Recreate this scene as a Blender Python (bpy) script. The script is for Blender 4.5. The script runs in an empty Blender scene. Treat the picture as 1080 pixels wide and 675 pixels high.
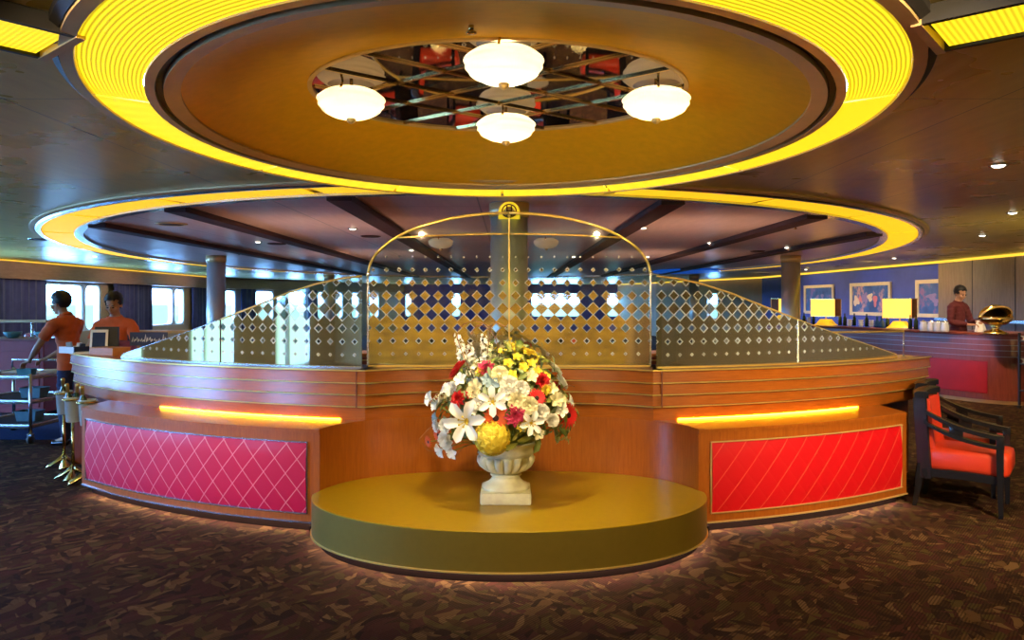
import bpy, bmesh, math, random
from math import sin, cos, pi, sqrt, atan2
from mathutils import Vector, Matrix, Euler, Quaternion
random.seed(11)
SC = bpy.context.scene
COL = SC.collection
CAMZ = 1.68
F = 800.0
def WX(px, d): return (px - 537.0) / F * d
def WZ(py, d): return CAMZ + (319.0 - py) / F * d

# ------------------------------------------------------------------ materials
MATS = {}
class NT:
    def __init__(s, name):
        s.m = bpy.data.materials.new(name); s.m.use_nodes = True
        s.t = s.m.node_tree; s.n = s.t.nodes; s.l = s.t.links
        s.b = s.n.get('Principled BSDF'); s.out = s.n.get('Material Output')
    def add(s, typ, **kw):
        nd = s.n.new(typ)
        for k, v in kw.items(): setattr(nd, k, v)
        return nd
    def link(s, a, b): s.l.new(a, b)
    def math(s, op, a, b=None, c=None):
        nd = s.n.new('ShaderNodeMath'); nd.operation = op
        for i, v in enumerate((a, b, c)):
            if v is None: continue
            if isinstance(v, (int, float)): nd.inputs[i].default_value = v
            else: s.l.new(v, nd.inputs[i])
        return nd.outputs[0]
    def mix(s, f, a, b):
        nd = s.n.new('ShaderNodeMix'); nd.data_type = 'RGBA'
        for i, v in ((0, f), (6, a), (7, b)):
            if isinstance(v, (int, float)): nd.inputs[i].default_value = v
            elif isinstance(v, tuple): nd.inputs[i].default_value = v + (1,) if len(v) == 3 else v
            else: s.l.new(v, nd.inputs[i])
        return nd.outputs[2]
    def ramp(s, fac, stops, interp='LINEAR'):
        nd = s.n.new('ShaderNodeValToRGB'); cr = nd.color_ramp; cr.interpolation = interp
        while len(cr.elements) < len(stops): cr.elements.new(0.5)
        for e, (p, c) in zip(cr.elements, stops):
            e.position = p; e.color = c + (1,)
        s.l.new(fac, nd.inputs[0]); return nd.outputs[0]
    def coords(s, kind='Object', scale=(1, 1, 1), rot=(0, 0, 0)):
        tc = s.n.new('ShaderNodeTexCoord'); mp = s.n.new('ShaderNodeMapping')
        mp.inputs['Scale'].default_value = scale; mp.inputs['Rotation'].default_value = rot
        s.l.new(tc.outputs[kind], mp.inputs[0]); return mp.outputs[0]
    def noise(s, vec, scale=5, detail=3, rough=.5):
        nd = s.n.new('ShaderNodeTexNoise'); nd.inputs['Scale'].default_value = scale
        nd.inputs['Detail'].default_value = detail; nd.inputs['Roughness'].default_value = rough
        s.l.new(vec, nd.inputs['Vector']); return nd
    def bump(s, h, strength=.3, dist=.01):
        nd = s.n.new('ShaderNodeBump'); nd.inputs['Strength'].default_value = strength
        nd.inputs['Distance'].default_value = dist
        s.l.new(h, nd.inputs['Height']); s.l.new(nd.outputs[0], s.b.inputs['Normal'])
def setp(b, color=None, rough=None, metal=None, coat=None, emis=None, es=None, spec=None, trans=None, sheen=None):
    if color is not None: b.inputs['Base Color'].default_value = tuple(color) + (1,)
    if rough is not None: b.inputs['Roughness'].default_value = rough
    if metal is not None: b.inputs['Metallic'].default_value = metal
    if coat is not None: b.inputs['Coat Weight'].default_value = coat; b.inputs['Coat Roughness'].default_value = .18
    if emis is not None: b.inputs['Emission Color'].default_value = tuple(emis) + (1,)
    if es is not None: b.inputs['Emission Strength'].default_value = es
    if spec is not None: b.inputs['Specular IOR Level'].default_value = spec
    if trans is not None: b.inputs['Transmission Weight'].default_value = trans
    if sheen is not None: b.inputs['Sheen Weight'].default_value = sheen
def mat(name, color, rough=.5, metal=0, var=.12, scale=9, bump=0, **kw):
    if name in MATS: return MATS[name]
    t = NT(name); setp(t.b, color, rough, metal, **kw)
    if var:
        n = t.noise(t.coords('Object'), scale, 3)
        c = tuple(color)
        t.link(t.mix(n.outputs['Fac'], tuple(max(0, x*(1-var*1.6)) for x in c), tuple(min(1, x*(1+var*1.6)) for x in c)), t.b.inputs['Base Color'])
        if bump: t.bump(n.outputs['Fac'], bump, .01)
    MATS[name] = t.m; return t.m
def wood(name, c1, c2, rough=.3, scale=(14, 14, 1.2), coat=.3, spec=.5):
    t = NT(name); v = t.coords('Object', scale)
    n = t.noise(v, 3.0, 6, .62); n2 = t.noise(v, 14, 3, .5)
    f = t.math('ADD', t.math('MULTIPLY', n.outputs['Fac'], .75), t.math('MULTIPLY', n2.outputs['Fac'], .25))
    t.link(t.ramp(f, [(.32, c1), (.68, c2)]), t.b.inputs['Base Color'])
    setp(t.b, rough=rough, coat=coat, spec=spec)
    MATS[name] = t.m; return t.m
def emit(name, color, strength):
    t = NT(name); setp(t.b, (0, 0, 0), .6, emis=color, es=strength, spec=.1)
    MATS[name] = t.m; return t.m
def leather(name, c, rough=.38):
    t = NT(name); n = t.noise(t.coords('Object'), 160, 2); n2 = t.noise(t.coords('Object'), 6, 3)
    t.link(t.mix(n2.outputs['Fac'], tuple(x*.82 for x in c), tuple(min(1, x*1.15) for x in c)), t.b.inputs['Base Color'])
    t.bump(n.outputs['Fac'], .12, .004); setp(t.b, rough=rough); MATS[name] = t.m; return t.m
def ribbed(name, color, n_across, n_along, strength, swing=.45):
    """lit ribbed acrylic: fine bright and dim rib lines are painted into the emission"""
    t = NT(name); tc = t.add('ShaderNodeTexCoord'); sp = t.add('ShaderNodeSeparateXYZ'); t.link(tc.outputs['UV'], sp.inputs[0])
    w = t.math('SINE', t.math('MULTIPLY', sp.outputs[1], 2*pi*n_across)) if n_across else None
    if n_along:
        w2 = t.math('SINE', t.math('MULTIPLY', sp.outputs[0], 2*pi*n_along))
        w = w2 if w is None else t.math('ADD', w, w2)
    k = t.math('MULTIPLY_ADD', w, swing*.5, 1.0)
    setp(t.b, (.5, .4, .05), .6, emis=color, spec=.15)
    t.link(t.math('MULTIPLY', k, strength), t.b.inputs['Emission Strength'])
    MATS[name] = t.m; return t.m

def carpet():
    t = NT('carpet'); v = t.coords('Object')
    w = t.noise(v, 2.1, 2)
    def layer(rot, sc, off):
        mp = t.add('ShaderNodeVectorMath', operation='MULTIPLY_ADD'); t.link(w.outputs['Color'], mp.inputs[0])
        mp.inputs[1].default_value = (.30, .30, 0); t.link(v, mp.inputs[2])
        ro = t.add('ShaderNodeMapping'); ro.inputs['Rotation'].default_value = (0, 0, rot); t.link(mp.outputs[0], ro.inputs[0])
        st = t.add('ShaderNodeMapping'); st.inputs['Scale'].default_value = sc; st.inputs['Location'].default_value = (off, off, 0); t.link(ro.outputs[0], st.inputs[0])
        vo = t.add('ShaderNodeTexVoronoi'); vo.inputs['Scale'].default_value = 1.0; vo.inputs['Randomness'].default_value = .9; t.link(st.outputs[0], vo.inputs['Vector'])
        sp = t.add('ShaderNodeSeparateColor'); t.link(vo.outputs['Color'], sp.inputs[0]); return sp
    A = layer(-1.0, (8.4, 23, 1), 0); Bl = layer(.85, (9.0, 25, 1), 3.3)
    pal = [(0, (.040, .019, .010)), (.18, (.060, .029, .013)), (.36, (.024, .011, .007)), (.47, (.105, .056, .023)), (.57, (.052, .017, .013)), (.72, (.074, .052, .016)), (.82, (.155, .088, .036)), (.90, (.062, .020, .016))]
    ca = t.ramp(A.outputs[0], pal, 'CONSTANT'); cb = t.ramp(Bl.outputs[0], pal, 'CONSTANT')
    c = t.mix(t.math('GREATER_THAN', Bl.outputs[1], .70), ca, cb)
    wv = t.add('ShaderNodeTexWave'); wv.inputs['Scale'].default_value = 19; wv.inputs['Distortion'].default_value = 1.5; wv.inputs['Detail Scale'].default_value = .6
    wm = t.add('ShaderNodeMapping'); wm.inputs['Rotation'].default_value = (0, 0, .7); t.link(v, wm.inputs[0]); t.link(wm.outputs[0], wv.inputs['Vector'])
    hatch = t.math('MULTIPLY', t.math('GREATER_THAN', wv.outputs['Fac'], .55), t.math('MULTIPLY', t.math('GREATER_THAN', A.outputs[2], .25), .55))
    m1 = t.mix(hatch, c, (.012, .006, .004))
    fn = t.noise(t.coords('Object'), 420, 2)
    m2 = t.mix(t.math('MULTIPLY', fn.outputs['Fac'], .4), m1, (.02, .010, .006))
    t.link(m2, t.b.inputs['Base Color']); t.bump(fn.outputs['Fac'], .5, .01)
    setp(t.b, rough=.95, spec=.08); MATS['carpet'] = t.m; return t.m

def quilt(name, base, line, first=1.0, second=1.0):
    """upholstery with a stitched diamond lattice; UV is in metres along / up the panel"""
    t = NT(name); tc = t.add('ShaderNodeTexCoord'); sp = t.add('ShaderNodeSeparateXYZ'); t.link(tc.outputs['UV'], sp.inputs[0])
    a = t.math('DIVIDE', sp.outputs[0], .185); b = t.math('DIVIDE', sp.outputs[1], .215)
    def ln(x):
        f = t.math('ABSOLUTE', t.math('SUBTRACT', t.math('FRACT', x), .5))
        return f
    f1 = ln(t.math('ADD', a, b)); f2 = ln(t.math('SUBTRACT', a, b))
    l1 = t.math('MULTIPLY', t.math('LESS_THAN', f1, .022), first); l2 = t.math('MULTIPLY', t.math('LESS_THAN', f2, .022), second)
    L = t.math('MAXIMUM', l1, l2)
    nn = t.noise(t.coords('Object'), 240, 2)
    L = t.math('MULTIPLY', L, t.math('MULTIPLY_ADD', nn.outputs['Fac'], .9, .1))
    t.link(t.mix(L, base, line), t.b.inputs['Base Color'])
    h = t.math('MINIMUM', f1, f2)
    t.bump(t.math('MINIMUM', t.math('MULTIPLY', h, 6.0), 1.0), .10, .008)
    setp(t.b, rough=.50, coat=.08, spec=.3); MATS[name] = t.m; return t.m

def screen_glass():
    """clear glass with a mirror coating laid on as a lattice of diamonds that swell and merge downwards"""
    t = NT('patterned_glass'); tc = t.add('ShaderNodeTexCoord'); sp = t.add('ShaderNodeSeparateXYZ'); t.link(tc.outputs['UV'], sp.inputs[0])
    p = .105
    a = t.math('DIVIDE', sp.outputs[0], p); b = t.math('DIVIDE', sp.outputs[1], p)
    fu = t.math('ABSOLUTE', t.math('SUBTRACT', t.math('FRACT', a), .5)); fv = t.math('ABSOLUTE', t.math('SUBTRACT', t.math('FRACT', b), .5))
    d = t.math('ADD', fu, fv)
    def T(row): return t.math('SUBTRACT', 1.0, t.math('DIVIDE', t.math('MULTIPLY', row, p), .93))
    t1 = T(t.math('ADD', t.math('FLOOR', b), .5)); t2 = T(t.math('ROUND', b))
    sel = t.math('GREATER_THAN', t1, .5)
    th = t.math('ADD', t.math('MULTIPLY', t1, t.math('SUBTRACT', 1.0, sel)), t.math('MULTIPLY', t2, sel))
    th = t.math('MINIMUM', th, .90)
    coat = t.math('LESS_THAN', d, th)
    edge = t.math('LESS_THAN', t.math('ABSOLUTE', t.math('SUBTRACT', d, th)), .045)
    edge = t.math('MULTIPLY', edge, t.math('GREATER_THAN', th, .03))
    tr = t.add('ShaderNodeBsdfTransparent'); tr.inputs[0].default_value = (.90, .96, .93, 1)
    gl = t.add('ShaderNodeBsdfGlossy'); gl.inputs['Roughness'].default_value = .02; gl.inputs[0].default_value = (1, 1, 1, 1)
    lw = t.add('ShaderNodeLayerWeight'); lw.inputs[0].default_value = .18
    clear = t.add('ShaderNodeMixShader'); t.link(t.math('MULTIPLY_ADD', lw.outputs['Fresnel'], .5, .03), clear.inputs[0]); t.link(tr.outputs[0], clear.inputs[1]); t.link(gl.outputs[0], clear.inputs[2])
    mir = t.add('ShaderNodeBsdfGlossy'); mir.inputs['Roughness'].default_value = .045; mir.inputs[0].default_value = (.86, .76, .52, 1)
    df = t.add('ShaderNodeBsdfDiffuse'); df.inputs[0].default_value = (.62, .52, .28, 1)
    mm = t.add('ShaderNodeMixShader'); mm.inputs[0].default_value = .14; t.link(mir.outputs[0], mm.inputs[1]); t.link(df.outputs[0], mm.inputs[2])
    tcoat = t.add('ShaderNodeMixShader'); tcoat.inputs[0].default_value = .14; t.link(mm.outputs[0], tcoat.inputs[1]); t.link(tr.outputs[0], tcoat.inputs[2])
    m1 = t.add('ShaderNodeMixShader'); t.link(coat, m1.inputs[0]); t.link(clear.outputs[0], m1.inputs[1]); t.link(tcoat.outputs[0], m1.inputs[2])
    ed = t.add('ShaderNodeBsdfPrincipled'); ed.inputs['Base Color'].default_value = (.9, .92, .9, 1); ed.inputs['Roughness'].default_value = .2
    m2 = t.add('ShaderNodeMixShader'); t.link(t.math('MULTIPLY', edge, .55), m2.inputs[0]); t.link(m1.outputs[0], m2.inputs[1]); t.link(ed.outputs[0], m2.inputs[2])
    t.link(m2.outputs[0], t.out.inputs[0]); MATS['patterned_glass'] = t.m; return t.m
def pane_glass():
    t = NT('window_glass')
    tr = t.add('ShaderNodeBsdfTransparent'); gl = t.add('ShaderNodeBsdfGlossy'); gl.inputs['Roughness'].default_value = .02
    mx = t.add('ShaderNodeMixShader'); lw = t.add('ShaderNodeLayerWeight'); lw.inputs[0].default_value = .3
    t.link(t.math('MULTIPLY', lw.outputs['Fresnel'], .4), mx.inputs[0]); t.link(tr.outputs[0], mx.inputs[1]); t.link(gl.outputs[0], mx.inputs[2])
    t.link(mx.outputs[0], t.out.inputs[0]); return t.m
def shade_mat(name, color, trans_col, es):
    t = NT(name); df = t.add('ShaderNodeBsdfPrincipled'); setp(df, color, .3, emis=color, es=es)
    tl = t.add('ShaderNodeBsdfTranslucent'); tl.inputs[0].default_value = tuple(trans_col) + (1,)
    mx = t.add('ShaderNodeMixShader'); mx.inputs[0].default_value = .72
    t.link(df.outputs[0], mx.inputs[1]); t.link(tl.outputs[0], mx.inputs[2]); t.link(mx.outputs[0], t.out.inputs[0])
    MATS[name] = t.m; return t.m
def ceiling_mat(name, c1, c2, rough, seam):
    t = NT(name); v = t.coords('Object'); sp = t.add('ShaderNodeSeparateXYZ'); t.link(v, sp.inputs[0])
    n = t.noise(t.coords('Object', (5, .7, 1)), 3, 5, .6)
    c = t.ramp(n.outputs['Fac'], [(.3, c1), (.7, c2)])
    s1 = t.math('LESS_THAN', t.math('FRACT', t.math('DIVIDE', t.math('ADD', sp.outputs[0], 40.31), seam)), .008)
    s2 = t.math('LESS_THAN', t.math('FRACT', t.math('DIVIDE', t.math('ADD', sp.outputs[1], 40.2), seam*2.0)), .004)
    s = t.math('MAXIMUM', s1, s2)
    t.link(t.mix(s, c, tuple(x*.35 for x in c1)), t.b.inputs['Base Color'])
    r = t.noise(t.coords('Object'), 1.4, 3)
    t.link(t.math('MULTIPLY_ADD', r.outputs['Fac'], .14, rough-.07), t.b.inputs['Roughness'])
    setp(t.b, spec=.6); MATS[name] = t.m; return t.m

M_carpet = carpet()
M_blue_carpet = mat('blue_carpet', (.012, .03, .11), .95, var=.3, scale=30, spec=.1)
M_ceiling = ceiling_mat('ceiling_laminate', (.50, .36, .085), (.62, .46, .12), .29, 1.22)
M_ceiling_dark = ceiling_mat('ceiling_panel_dark', (.52, .33, .28), (.64, .42, .36), .32, 2.0)
M_beam = wood('dark_beam', (.035, .012, .010), (.06, .022, .018), .6, (3, .4, 3), .0, .25)
M_cherry = wood('cherry_wood', (.29, .068, .006), (.43, .120, .012), .30, (22, 22, 1.5), .6)
M_cherry_h = wood('cherry_wood_band', (.30, .072, .006), (.46, .130, .014), .26, (2.2, 2.2, 26), .16)
M_mahog = wood('mahogany', (.17, .030, .020), (.28, .065, .040), .34, (14, 14, 1.2), .08)
M_walnut = wood('walnut_panel', (.13, .085, .045), (.22, .155, .09), .42, (9, 9, .8), .05)
M_valance = wood('valance_wood', (.28, .15, .085), (.40, .24, .15), .45, (1, 1, 8), .05)
M_gold = mat('gold_trim', (.98, .70, .22), .28, .65, var=.04)
M_brass = mat('brass', (.80, .56, .20), .18, 1.0, var=.06)
M_bronze = mat('bronze_trim', (.62, .42, .18), .38, .35, var=.08)
M_silver = mat('silver_trim', (.62, .64, .68), .25, 1.0, var=.05)
M_dark = mat('dark_groove', (.010, .008, .007), .6, var=.2)
M_toekick = mat('toe_kick_dark', (.010, .006, .005), .95, var=.1, spec=.02)
M_steel = mat('stainless_steel', (.60, .63, .66), .24, 1.0, var=.05)
M_olive = mat('olive_gold_paint', (.40, .265, .008), .36, .20, var=.05, scale=22, coat=.25)
M_goldleaf = mat('gold_leaf', (.84, .47, .012), .42, .45, var=.08, scale=16, spec=.25)
M_quilt = quilt('daylit_rose_quilt', (.53, .006, .062), (.88, .42, .45))  # same red as the other wing; rose tint of window daylight painted in
M_quilt2 = quilt('scarlet_quilt', (.60, .004, .010), (.82, .20, .10), .06, .8)
M_glass = screen_glass()
M_pane = pane_glass()
M_ring = ribbed('ribbed_amber_ring', (1.0, .72, .012), 15, 0, 1.15, 1.0)
M_ring_far = ribbed('ribbed_amber_far', (1.0, .74, .02), 0, 90, 1.2, .16)
M_bar_light = ribbed('ribbed_amber_bar', (1.0, .74, .015), 0, 84, 1.15, .55)
M_ring2 = ribbed('amber_cove', (1.0, .58, .012), 0, 200, 1.05, .1)
M_glow = emit('amber_led', (1.0, .52, .010), 65.0)
M_toe = emit('toe_led', (1.0, .70, .52), 34.0)
M_cove = emit('cove_led', (1.0, .62, .05), 1.4)
M_bulb = emit('downlight_bulb', (1.0, .90, .72), 8.0)
M_alab = shade_mat('alabaster_glass', (.80, .71, .54), (1.0, .88, .62), .16)
M_paper_shade = shade_mat('paper_shade', (1.0, .64, .13), (1.0, .76, .28), 3.2)
M_mirror = mat('ceiling_mirror', (.46, .36, .28), .03, 1.0, var=0)
M_column = mat('brushed_column', (.62, .62, .60), .34, .55, var=.08, scale=4)
M_stone = mat('urn_stone', (.92, .80, .50), .62, var=.22, scale=14, bump=.25)
M_black = mat('black_lacquer', (.010, .010, .013), .22, var=.1)
M_blackmatte = mat('black_matte', (.014, .014, .017), .55, var=.15)
M_redl = leather('red_leather', (.62, .045, .016), .34)
M_redl2 = leather('burgundy_leather', (.30, .022, .024), .42)
M_curtain = mat('curtain_cloth', (.07, .08, .26), .85, var=.25, scale=5, sheen=.3)
M_white = mat('white_plastic', (.82, .82, .82), .4, var=.03)
M_frame_white = mat('window_frame_paint', (.62, .64, .68), .4, var=.04)
M_bluewall = mat('blue_wall_paint', (.035, .06, .42), .6, var=.15, scale=3)
M_wall = mat('beige_wall', (.45, .33, .20), .6, var=.08, scale=3)
M_teal = mat('teal_plastic', (.10, .36, .44), .35, var=.1)
M_orange = mat('orange_cotton', (.72, .14, .035), .85, var=.12, scale=22, sheen=.2)
M_navy = mat('navy_cotton', (.014, .022, .075), .9, var=.15, scale=22)
M_maroon = mat('maroon_cotton', (.10, .012, .016), .8, var=.15, scale=20)
M_skin = mat('skin', (.50, .27, .16), .55, var=.08, scale=14)
M_hair = mat('black_hair', (.010, .009, .010), .45, var=.3, scale=50)
M_lip = mat('lip', (.35, .10, .08), .5, var=.05)
M_paper = mat('white_paper', (.85, .84, .80), .7, var=.03)
M_box = wood('light_wood', (.45, .17, .05), (.60, .26, .09), .4, (3, 3, 16), .1)
M_green_glass = mat('green_bottle_glass', (.015, .045, .02), .08, var=.1, coat=.5)
M_foil = mat('gold_foil', (.72, .50, .16), .35, .9, var=.1)
M_clear = mat('clear_glass', (.80, .88, .92), .05, var=.02, trans=.85)
M_blueneon = mat('blue_ceiling_panel', (.01, .12, .55), .4, var=.05, emis=(.0, .12, .75), es=.35)

# ------------------------------------------------------------------ mesh helpers
def link(name, me, m=None, parent=None, smooth=False):
    o = bpy.data.objects.new(name, me); COL.objects.link(o)
    if m is not None:
        for x in (m if isinstance(m, (list, tuple)) else [m]): me.materials.append(x)
    if parent is not None: o.parent = parent
    if smooth:
        for p in me.polygons: p.use_smooth = True
    return o
def mesh_of(bm, name='m'):
    bmesh.ops.recalc_face_normals(bm, faces=bm.faces)
    me = bpy.data.meshes.new(name); bm.to_mesh(me); bm.free(); return me
def obj(name, bm, m, parent=None, smooth=False, auto=None):
    o = link(name, mesh_of(bm, name), m, parent, smooth)
    if auto is not None:
        me = o.data
        for p in me.polygons: p.use_smooth = True
        b2 = bmesh.new(); b2.from_mesh(me)
        for e in b2.edges:
            if len(e.link_faces) == 2 and e.calc_face_angle(0) > auto: e.smooth = False
        b2.to_mesh(me); b2.free()
    return o
def tag(o, label=None, cat=None, group=None, kind=None):
    if label: o['label'] = label
    if cat: o['category'] = cat
    if group: o['group'] = group
    if kind: o['kind'] = kind
    return o
def thing(name, label, cat, loc=(0, 0, 0), rz=0, group=None, kind=None):
    o = bpy.data.objects.new(name, None); COL.objects.link(o); o.empty_display_size = .1
    o.location = loc; o.rotation_euler = (0, 0, rz)
    return tag(o, label, cat, group, kind)
def struct(name, bm, m, parent=None, **k):
    o = obj(name, bm, m, parent, **k)
    if parent is None: o['kind'] = 'structure'
    return o
def kids(o): return [c for c in COL.objects if c.parent == o]
def dup(o, loc=None, rz=None, label=None, group=None, parent=None):
    r = o.copy(); COL.objects.link(r)
    if parent is not None: r.parent = parent
    for c in list(o.children): dup(c, parent=r)
    if loc is not None: r.location = loc
    if rz is not None: r.rotation_euler = (0, 0, rz)
    if label: r['label'] = label
    if group: r['group'] = group
    return r
def B(): return bmesh.new()
def box(bm, x0, x1, y0, y1, z0, z1, bev=0, mi=0, M=None):
    before = set(bm.faces)
    r = bmesh.ops.create_cube(bm, size=1)
    vs = r['verts']
    for v in vs: v.co = Vector((x0+(v.co.x+.5)*(x1-x0), y0+(v.co.y+.5)*(y1-y0), z0+(v.co.z+.5)*(z1-z0)))
    if bev:
        es = list({e for v in vs for e in v.link_edges})
        bmesh.ops.bevel(bm, geom=es, offset=bev, segments=2, affect='EDGES', profile=.6)
    nf = [f for f in bm.faces if f not in before]
    if M is not None:
        for v in {v for f in nf for v in f.verts}: v.co = M @ v.co
    for f in nf: f.material_index = mi
    return nf
def loft(bm, loops, cap=True, closed=False, mi=0, ring=True, uv=None):
    """faces between successive loops (lists of points); ring: each loop is closed on itself; closed: last loop joins the first"""
    L = [[bm.verts.new(p) for p in lp] for lp in loops]
    n = len(L[0]); fs = []
    uvl = bm.loops.layers.uv.verify() if uv else None
    cnt = len(L) if closed else len(L)-1
    for i in range(cnt):
        a, b = L[i], L[(i+1) % len(L)]
        for j in range(n if ring else n-1):
            k = (j+1) % n
            try: f = bm.faces.new((a[j], a[k], b[k], b[j]))
            except ValueError: continue
            f.material_index = mi; fs.append(f)
            if uv:
                jj = j+1
                for lp, (ii, jx) in zip(f.loops, ((i, j), (i, jj), (i+1, jj), (i+1, j))): lp[uvl].uv = uv(ii, jx)
    if cap and not closed and ring:
        for lp in (L[0], L[-1]):
            try: fs.append(bm.faces.new(lp)); fs[-1].material_index = mi
            except ValueError: pass
    return fs
def path_normals(path, closed=False):
    out = []
    n = len(path)
    for i in range(n):
        a = Vector(path[i-1] if (i > 0 or closed) else path[i]); b = Vector(path[(i+1) % n] if (i < n-1 or closed) else path[i])
        t = (b-a); t = t.normalized() if t.length > 1e-9 else Vector((1, 0))
        out.append(Vector((t.y, -t.x)))
    return out
def sweep(bm, path, prof, closed=False, mi=0, uvm=False, ring=True):
    """profile points (outward offset, z) carried along a plan path; outward is to the right of travel"""
    N = path_normals(path, closed)
    loops = [[(p[0]+n.x*o, p[1]+n.y*o, z) for (o, z) in prof] for p, n in zip(path, N)]
    uv = None
    if uvm:
        s = [0]
        for i in range(1, len(path)+1):
            s.append(s[-1] + (Vector(path[i % len(path)])-Vector(path[i-1])).length)
        uv = lambda i, j: (s[i], prof[j % len(prof)][1])
    return loft(bm, loops, True, closed, mi, ring, uv)
def lathe(bm, prof, seg=32, M=None, mi=0, sx=1, sy=1, cap=True):
    loops = []
    for (r, z) in prof:
        r = max(r, 1e-4)
        loops.append([(r*cos(2*pi*k/seg)*sx, r*sin(2*pi*k/seg)*sy, z) for k in range(seg)])
    if M is not None: loops = [[M @ Vector(p) for p in lp] for lp in loops]
    return loft(bm, loops, cap, False, mi)
def tube(bm, pts, r, seg=8, mi=0, closed=False, cap=True):
    pts = [Vector(p) for p in pts]; n = len(pts); loops = []
    rr = r if isinstance(r, (list, tuple)) else [r]*n
    t0 = (pts[1]-pts[0]).normalized()
    up = Vector((0, 0, 1)) if abs(t0.z) < .9 else Vector((1, 0, 0))
    for i in range(n):
        a = pts[(i-1) % n] if (i > 0 or closed) else pts[i]; b = pts[(i+1) % n] if (i < n-1 or closed) else pts[i]
        t = (b-a).normalized(); s = t.cross(up)
        if s.length < 1e-6: s = Vector((1, 0, 0))
        s.normalize(); u = s.cross(t).normalized(); up = u
        loops.append([pts[i]+s*rr[i]*cos(2*pi*k/seg)+u*rr[i]*sin(2*pi*k/seg) for k in range(seg)])
    return loft(bm, loops, cap, closed, mi)
def ball(bm, c, r, seg=16, rings=10, mi=0, s=(1, 1, 1), M=None):
    before = set(bm.faces)
    v = bmesh.ops.create_uvsphere(bm, u_segments=seg, v_segments=rings, radius=1)['verts']
    for x in v:
        p = Vector((x.co.x*r*s[0], x.co.y*r*s[1], x.co.z*r*s[2]))
        if M is not None: p = M @ p
        x.co = p+Vector(c)
    for f in bm.faces:
        if f not in before: f.material_index = mi
def poly_fill(bm, loops, z, mi=0):
    es = []
    for lp in loops:
        vs = [bm.verts.new((p[0], p[1], z)) for p in lp]
        for i in range(len(vs)): es.append(bm.edges.new((vs[i], vs[(i+1) % len(vs)])))
    r = bmesh.ops.triangle_fill(bm, edges=es, use_beauty=True)
    return r
def ell(cx, cy, a, b, n=96, t0=0, t1=2*pi, endpoint=False):
    m = n-1 if endpoint else n
    return [(cx+a*cos(t0+(t1-t0)*k/m), cy+b*sin(t0+(t1-t0)*k/m)) for k in range(n)]

# ------------------------------------------------------------------ camera, world
cam = bpy.data.cameras.new('camera'); co = bpy.data.objects.new('camera', cam); COL.objects.link(co)
co.location = (0, 0, CAMZ); co.rotation_euler = (pi/2, 0, 0)
cam.sensor_width = 36; cam.lens = 36*F/1080.0
cam.shift_x = 3.0/1080.0; cam.shift_y = -18.5/1080.0; cam.clip_start = .05
SC.camera = co
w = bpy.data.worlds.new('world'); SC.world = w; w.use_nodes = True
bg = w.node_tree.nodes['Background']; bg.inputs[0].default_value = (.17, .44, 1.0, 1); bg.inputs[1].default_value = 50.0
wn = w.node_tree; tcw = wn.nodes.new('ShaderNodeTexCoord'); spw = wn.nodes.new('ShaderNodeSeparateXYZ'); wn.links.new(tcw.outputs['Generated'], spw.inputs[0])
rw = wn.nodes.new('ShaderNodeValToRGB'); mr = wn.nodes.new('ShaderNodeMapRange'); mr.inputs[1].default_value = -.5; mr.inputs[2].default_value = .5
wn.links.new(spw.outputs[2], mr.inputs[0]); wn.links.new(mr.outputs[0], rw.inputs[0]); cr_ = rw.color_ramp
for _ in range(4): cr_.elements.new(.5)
for e_, (p_, c_) in zip(cr_.elements, ((0, (.17, .44, 1.0)), (.36, (.17, .44, 1.0)), (.42, (.020, .046, .053)), (.498, (.020, .046, .053)), (.503, (.17, .44, 1.0)), (1, (.17, .44, 1.0)))): e_.position = p_; e_.color = c_+(1,)  # bright band below the dim sea is added to light the ceiling
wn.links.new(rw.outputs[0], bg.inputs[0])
SC.view_settings.view_transform = 'Standard'; SC.view_settings.look = 'None'
SC.view_settings.gamma = 1.0; SC.view_settings.exposure = 0.0; SC.view_settings.use_curve_mapping = False
try:
    SC.cycles.max_bounces = 8; SC.cycles.transparent_max_bounces = 12; SC.cycles.sample_clamp_indirect = 6.0
    SC.cycles.caustics_reflective = False; SC.cycles.caustics_refractive = False
except Exception: pass

# ------------------------------------------------------------------ room
ZC = 2.68
LW, RW = -11.9, 11.0
ROOM = [(LW, -6), (LW, 30), (-6.0, 42), (6.0, 42), (10.0, 30), (RW, 14), (RW, -6)]
bm = B(); poly_fill(bm, [ROOM], 0.0); struct('floor', bm, M_carpet)
bm = B(); box(bm, LW, -5.35, 9.3, 13.2, -.002, .006); tag(obj('carpet_strip', bm, M_blue_carpet), 'plain blue carpet strip under the serving cart', 'carpet')

R1 = (-.06, 4.28)
dome_loop = ell(R1[0], R1[1], 1.60, 1.90, 96)
ceil_hole = ell(R1[0], R1[1], 1.80, 2.15, 96)
bm = B(); poly_fill(bm, [ROOM, ceil_hole], ZC); struct('ceiling', bm, M_ceiling)
R2 = (-.40, 17.9); R2a, R2b = 7.95, 11.8
bm = B()
inner2 = [p for p in ell(R2[0], R2[1], R2a-.62, R2b-.62, 128)]
poly_fill(bm, [inner2], ZC-.012)
struct('ceiling_panel', bm, M_ceiling_dark)

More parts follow.
